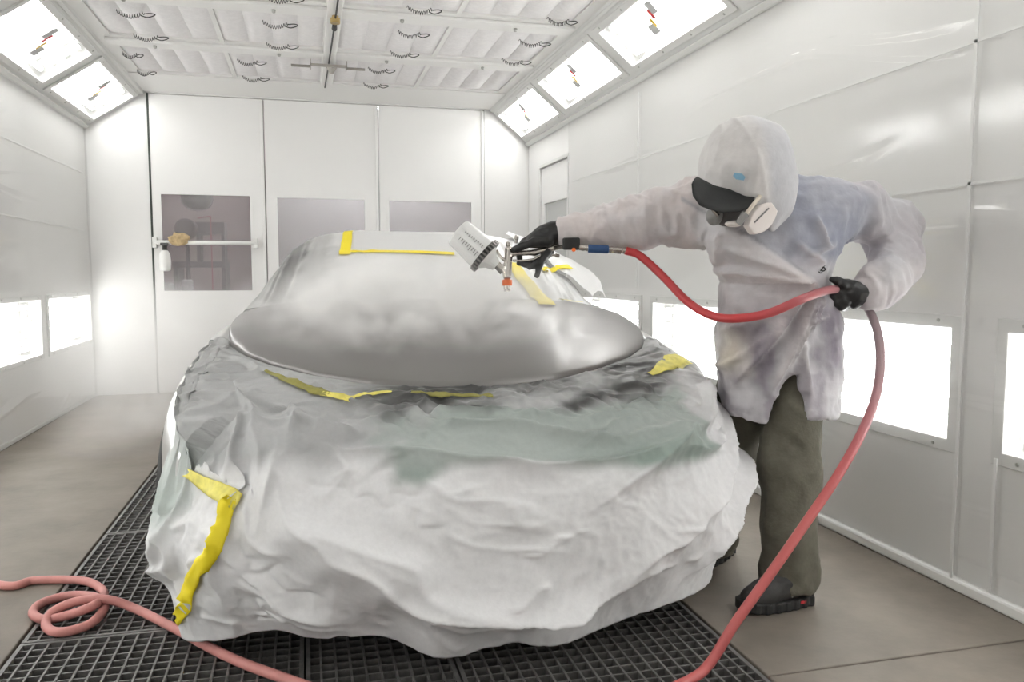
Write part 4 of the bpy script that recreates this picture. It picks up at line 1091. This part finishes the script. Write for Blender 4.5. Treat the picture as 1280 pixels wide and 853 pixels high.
def hand_l(P):
    g = lambda u, v, d=0.: at(u, v, GL+d)
    d = chain(P, [g(1086, 366), g(1078, 367), g(1068, 367)], [.030, .033, .034], .02)
    ax_ = np.stack([AXR*.86+np.array([0, 0, -.5]), AXR*.5+np.array([0, 0, .86]), AXF])
    d = smin(d, rbox(P, g(1063, 368), (.046, .036, .017), .016, ax_), .015)
    d = smin(d, chain(P, [g(1066, 358, -.005), g(1055, 355, -.018), g(1046, 351, -.02), g(1040, 349.5, -.015)], [.018, .014, .0125, .0105], .006), .012)
    for k, (u0, v0, u1, v1, u2, v2) in enumerate([(1056, 360, 1043, 364, 1050, 369), (1055, 367, 1042, 371, 1050, 374), (1054, 374, 1046, 379, 1054, 379), (1058, 379, 1052, 384, 1060, 382)]):
        d = smin(d, chain(P, [g(u0, v0, -.004), g(u1, v1, .004), g(u1+3, v1+1, .032), g(u2+2, v2, .046)], [.0135, .0125, .0115, .0095], .006), .006)
    return d
sdf_obj('glove', hand_l, at(1062, 368, GL)-np.array([.13, .12, .11]), at(1062, 368, GL)+np.array([.13, .12, .11]), .0035, M['glove'], man, lambda P: .0012*ridge(P*45, 6))
# small black print on the coat side
fz = on_surf(coat_f, at(1027, 336, 2.3), AXF) - AXF*.012
def stroke(*pts): return spline([fz + AXR*x*.001 + np.array([0, 0, z*.001]) for x, z in pts], 14)
MB().tube(stroke((-8, -8), (4, 10), (6, 12), (-2, 8), (8, -2), (0, -8), (-4, -4)), .0022, 5).build('coat_print', M['black'], man)
MB().tube(stroke((-14, -10), (-8, -14), (-2, -12)), .0018, 5).build('coat_print', M['black'], man)

# ------------------------------------------------------------------ spray gun
GP = 2.835
g = lambda u, v, d=0.: at(u, v, GP+d)
gun = empty('spray_gun', tuple(g(640, 330))); tag(gun, 'steel spray gun with clear paint cup and orange air cap', 'spray gun')
fw = -RC[:, 2]                                   # away from the viewer
sdf_obj('gun_body', lambda P: smin(smin(seg(P, g(636, 312), g(634, 345), .014, .016), seg(P, g(630, 338), g(612, 322), .012, .013), .008), smin(seg(P, g(640, 317), g(668, 316), .011, .0095), seg(P, g(668, 316), g(696, 309), .0095, .011), .01), .008),
        g(640, 330)-.14, g(660, 330)+.14, .0032, M['chrome'], gun)
MB().lathe([(0, .017), (.003, .0175), (.018, .0175), (.021, .016)], g(634, 350), g(634, 358)-g(634, 350), 18).build('air_cap_ring', M['orange'], gun, smooth=False)
MB().lathe([(0, .013), (.012, .012), (.013, .006), (.02, .005)], g(634, 357.5), g(634, 366)-g(634, 357.5), 14).build('air_cap', M['chrome'], gun)
for du in (-3.2, 3.2): MB().lathe([(0, .004), (.012, .003)], g(634+du, 360), g(634, 366)-g(634, 357.5), 8).build('air_horn', M['chrome'], gun)
MB().tube([g(615, 326), g(622, 334), g(628, 341)], [.012, .011, .010], 10).build('fluid_inlet', M['darkmetal'], gun)
MB().tube(spline([g(621, 313, -.005), g(625, 320, -.008), g(632, 326, -.008), g(640, 327, -.008)], 12), .0055, 6).build('hook', M['chrome'], gun, smooth=True)
tr = MB().tube(spline([g(641, 326, -.016), g(655, 326, -.016), g(668, 324, -.016), g(676, 319, -.014)], 14), .0045, 6).build('trigger', M['chrome'], gun, smooth=True)
for (u0, v0, u1, v1, r_) in [(636, 312, 634.5, 304, .008), (645, 304, 646, 294, .008), (690, 319, 698, 320, .007)]:
    a, b = g(u0, v0), g(u1, v1)
    MB().lathe([(0, r_*.55), (.012, r_*.55), (.012, r_), (.024, r_), (.027, r_*.7)], a, b-a, 10).build('knob', M['chrome'], gun)
# cup: base at the collar, pointing up and left
c0, c1 = g(606, 320), g(572, 290)
ca_ = (c1-c0); cl_ = np.linalg.norm(ca_)
cup = MB().lathe([(0, .061), (.02, .060), (cl_*.95, .053), (cl_, .050), (cl_+.001, .02), (cl_+.0008, .0)][:5], c0, ca_, 28).build('paint_cup', M['cup'], gun, smooth=False)
lid = MB().lathe([(-.010, .055), (-.008, .066), (.010, .066), (.011, .060)], c0, ca_, 28).build('cup_collar', M['black'], gun)
un = ca_/cl_; e1 = np.cross(un, fw); e1 /= np.linalg.norm(e1); e2 = np.cross(un, e1)
for k in range(28):
    a = 2*math.pi*k/28; q = e1*math.cos(a)+e2*math.sin(a)
    MB().obox(c0+q*.0665, un*.009, np.cross(un, q)*.003, q*.0015).build('grip_rib', M['darkmetal'], lid)
MB().lathe([(0, .018), (.025, .03), (.045, .05)], c0-un*.055, un, 16).build('cup_neck', M['white'], gun)
sgn = -1 if (e2 @ fw) > 0 else 1
for k in range(9):                                # printed scale on the near side of the cup
    h_ = cl_*(.18+.075*k); rr = .0625 - .0085*h_/cl_
    for q_, ln in ((.15, .28), (-.35, .16)):
        pts = []
        for a in np.linspace(q_, q_+ln*(1.2 if k % 3 == 0 else .8), 6):
            pts.append(c0+un*h_+(sgn*e2*math.cos(a)+e1*math.sin(a))*rr)
        MB().tube(pts, .0014, 4).build('scale_mark', M['clip'], cup)
# gauge, coupling
MB().lathe([(0, .006), (.03, .008), (.068, .008)], g(692, 310), g(704, 309, -.06)-g(692, 310), 10).build('swivel', M['chrome'], gun)
gb = MB().obox(g(714, 305, -.065), (g(724, 305)-g(714, 305))*1.05, np.array([0, 0, .021]), AXF*.014).build('gauge', M['black'], gun, bevel=.005)
MB().lathe([(0, .007), (.010, .007)], g(717, 312.5, -.079), -AXF, 12).build('gauge_button', M['orange'], gb)
MB().lathe([(0, .009), (.012, .011), (.024, .009), (.03, .011)], g(724, 309.5, -.075), g(736, 310.5)-g(724, 309.5), 12).build('nut', M['chrome'], gun)
MB().lathe([(0, .013), (.003, .0145), (.068, .0145), (.071, .013)], g(735, 311, -.075), g(760, 312)-g(735, 311), 16).build('coupling', M['bluec'], gun, smooth=False)
MB().lathe([(0, .010), (.012, .0125), (.02, .010), (.032, .0125), (.046, .0125), (.05, .010), (.062, .0125), (.066, .011)], g(760, 312, -.075), g(784, 314)-g(760, 312), 12).build('hose_fitting', M['chrome'], gun)

# ------------------------------------------------------------------ hoses
HP = [(782, 313.5, 2.76), (800, 320, 2.755), (828, 345, 2.72), (858, 376, 2.64), (885, 393, 2.56), (915, 398.5, 2.50), (960, 392, 2.47), (1005, 373, 2.45), (1035, 363, 2.55), (1052, 363, 2.625), (1070, 370, 2.645), (1084, 384, 2.63),
      (1096, 412, 2.56), (1100.5, 447, 2.48), (1096, 490, 2.41), (1080, 535, 2.35), (1050, 590, 2.30), (1010, 650, 2.25), (965, 715, 2.20), (920, 778, 2.165), (880, 838, 2.14)]
pts = [at(*q) for q in HP] + [np.array([.86, 1.80, .03]), np.array([.72, 1.68, .014]), np.array([.60, 1.45, .014]), np.array([.60, 1.0, .014]), np.array([.68, .5, .014]), np.array([.7, .1, .014])]
hose = MB().tube(spline(pts, 260), .0138, 12).build('air_hose', None, None, smooth=True)
tag(hose, 'red air hose looping from the spray gun through the gloved hand to the floor', 'hose')
LP = [(0, 500), (120, 484), (250, 481), (330, 492), (378, 528), (345, 572), (240, 612), (160, 625), (120, 603), (150, 567), (235, 541), (310, 538), (365, 553), (378, 588), (330, 640), (250, 668), (190, 668), (167, 640), (195, 596), (280, 560), (390, 553), (500, 590), (640, 660), (850, 770), (1080, 856), (1300, 940)]
lp = []
for i, (u, v) in enumerate(LP):
    zz = {4: .014, 9: .014, 11: .020, 12: .030, 5: .045, 6: .020, 18: .03, 19: .05, 20: .048, 13: .02}.get(i, .0145)
    lp.append(floor_at(u*.34345, 560+v*.34345, zz))
lp = [np.array([-1.80, 3.55, .0145]), np.array([-1.45, 3.42, .0145])] + lp + [np.array([.30, 1.68, .0145]), np.array([.22, 1.2, .0145]), np.array([-.1, .6, .0145]), np.array([-.3, .1, .0145])]
fh = MB().tube(spline(lp, 420), .0145, 12).build('air_hose', M['hosep'], None, smooth=True)
tag(fh, 'dusty pink hose coiled in two loops on the floor grating', 'hose')
# red rubber that turns grey with dust where it passes the glove
hm_ = bpy.data.materials.new('red_hose_dusty'); hm_.use_nodes = True; nt = hm_.node_tree; b = nt.nodes['Principled BSDF']; b.inputs['Roughness'].default_value = .4
me = hose.data; nv_ = len(me.vertices); ti = np.repeat(np.arange(260), 12)/259*(len(pts)-1)
kr = np.interp(ti, [0, 5, 6.5, 8, 9, 11, 13.5, 16, 30], [0, 0, .25, .6, .75, 1, .85, .25, .2])[:, None]
hc = np.array([.50, .045, .05])*(1-kr) + np.array([.27, .22, .235])*kr
kk = np.interp(ti, [0, 15, 17, 30], [0, 0, 1, 1])[:, None]; hc = hc*(1-kk) + np.array([.47, .105, .10])*kk
a = me.color_attributes.new('Col', 'FLOAT_COLOR', 'POINT'); a.data.foreach_set('color', np.hstack([hc, np.ones((nv_, 1))]).ravel())
at_ = nt.nodes.new('ShaderNodeAttribute'); at_.attribute_name = 'Col'; nt.links.new(at_.outputs['Color'], b.inputs['Base Color'])
me.materials.append(hm_)

# ------------------------------------------------------------------ paint mist
def mist(name, label, c, r, dens, scale, seed, soft=1.0):
    o = MB().lathe([(-1, .02), (-.9, .44), (-.7, .71), (-.4, .92), (0, 1), (.4, .92), (.7, .71), (.9, .44), (1, .02)], (0, 0, 0), (0, 0, 1), 20).build(name, None)
    o.location = tuple(c); o.scale = r
    m = bpy.data.materials.new(name + '_vapour'); m.use_nodes = True; nt = m.node_tree; nt.nodes.clear(); N = nt.nodes.new; Lk = nt.links.new
    out = N('ShaderNodeOutputMaterial'); vs = N('ShaderNodeVolumePrincipled'); vs.inputs['Color'].default_value = (.99, .985, .98, 1); vs.inputs['Anisotropy'].default_value = .1
    tc = N('ShaderNodeTexCoord')
    ln = N('ShaderNodeVectorMath'); ln.operation = 'LENGTH'; Lk(tc.outputs['Object'], ln.inputs[0])
    fo = N('ShaderNodeMapRange'); fo.interpolation_type = 'SMOOTHSTEP'; fo.inputs[1].default_value = 1.0; fo.inputs[2].default_value = 1.0-soft; fo.inputs[3].default_value = 0; fo.inputs[4].default_value = 1
    Lk(ln.outputs['Value'], fo.inputs[0])
    ge = N('ShaderNodeNewGeometry')
    nz = N('ShaderNodeTexNoise'); nz.inputs['Scale'].default_value = scale; nz.inputs['Detail'].default_value = 4; nz.inputs['Distortion'].default_value = .6
    mp = N('ShaderNodeMapping'); mp.inputs['Location'].default_value = (seed, seed*.7, 0); Lk(ge.outputs['Position'], mp.inputs[0]); Lk(mp.outputs[0], nz.inputs['Vector'])
    nr = N('ShaderNodeMapRange'); nr.inputs[1].default_value = .42; nr.inputs[2].default_value = .64; nr.inputs[3].default_value = .03; nr.inputs[4].default_value = 1
    Lk(nz.outputs['Fac'], nr.inputs[0])
    mu = N('ShaderNodeMath'); mu.operation = 'MULTIPLY'; Lk(fo.outputs[0], mu.inputs[0]); Lk(nr.outputs[0], mu.inputs[1])
    m2 = N('ShaderNodeMath'); m2.operation = 'MULTIPLY'; Lk(mu.outputs[0], m2.inputs[0]); m2.inputs[1].default_value = dens
    Lk(m2.outputs[0], vs.inputs['Density']); Lk(vs.outputs[0], out.inputs['Volume'])
    o.data.materials.append(m); tag(o, label, 'mist', kind='stuff'); return o
mist('paint_mist', 'white paint mist drifting over the wet hood', (.38, 2.90, .98), (.72, .54, .23), 16, 5.5, 3.1)
mist('paint_mist', 'thin paint haze hanging by the left wall near the end doors', (-1.13, 6.1, .45), (.66, 1.6, .8), 3.2, 1.6, 8.3)
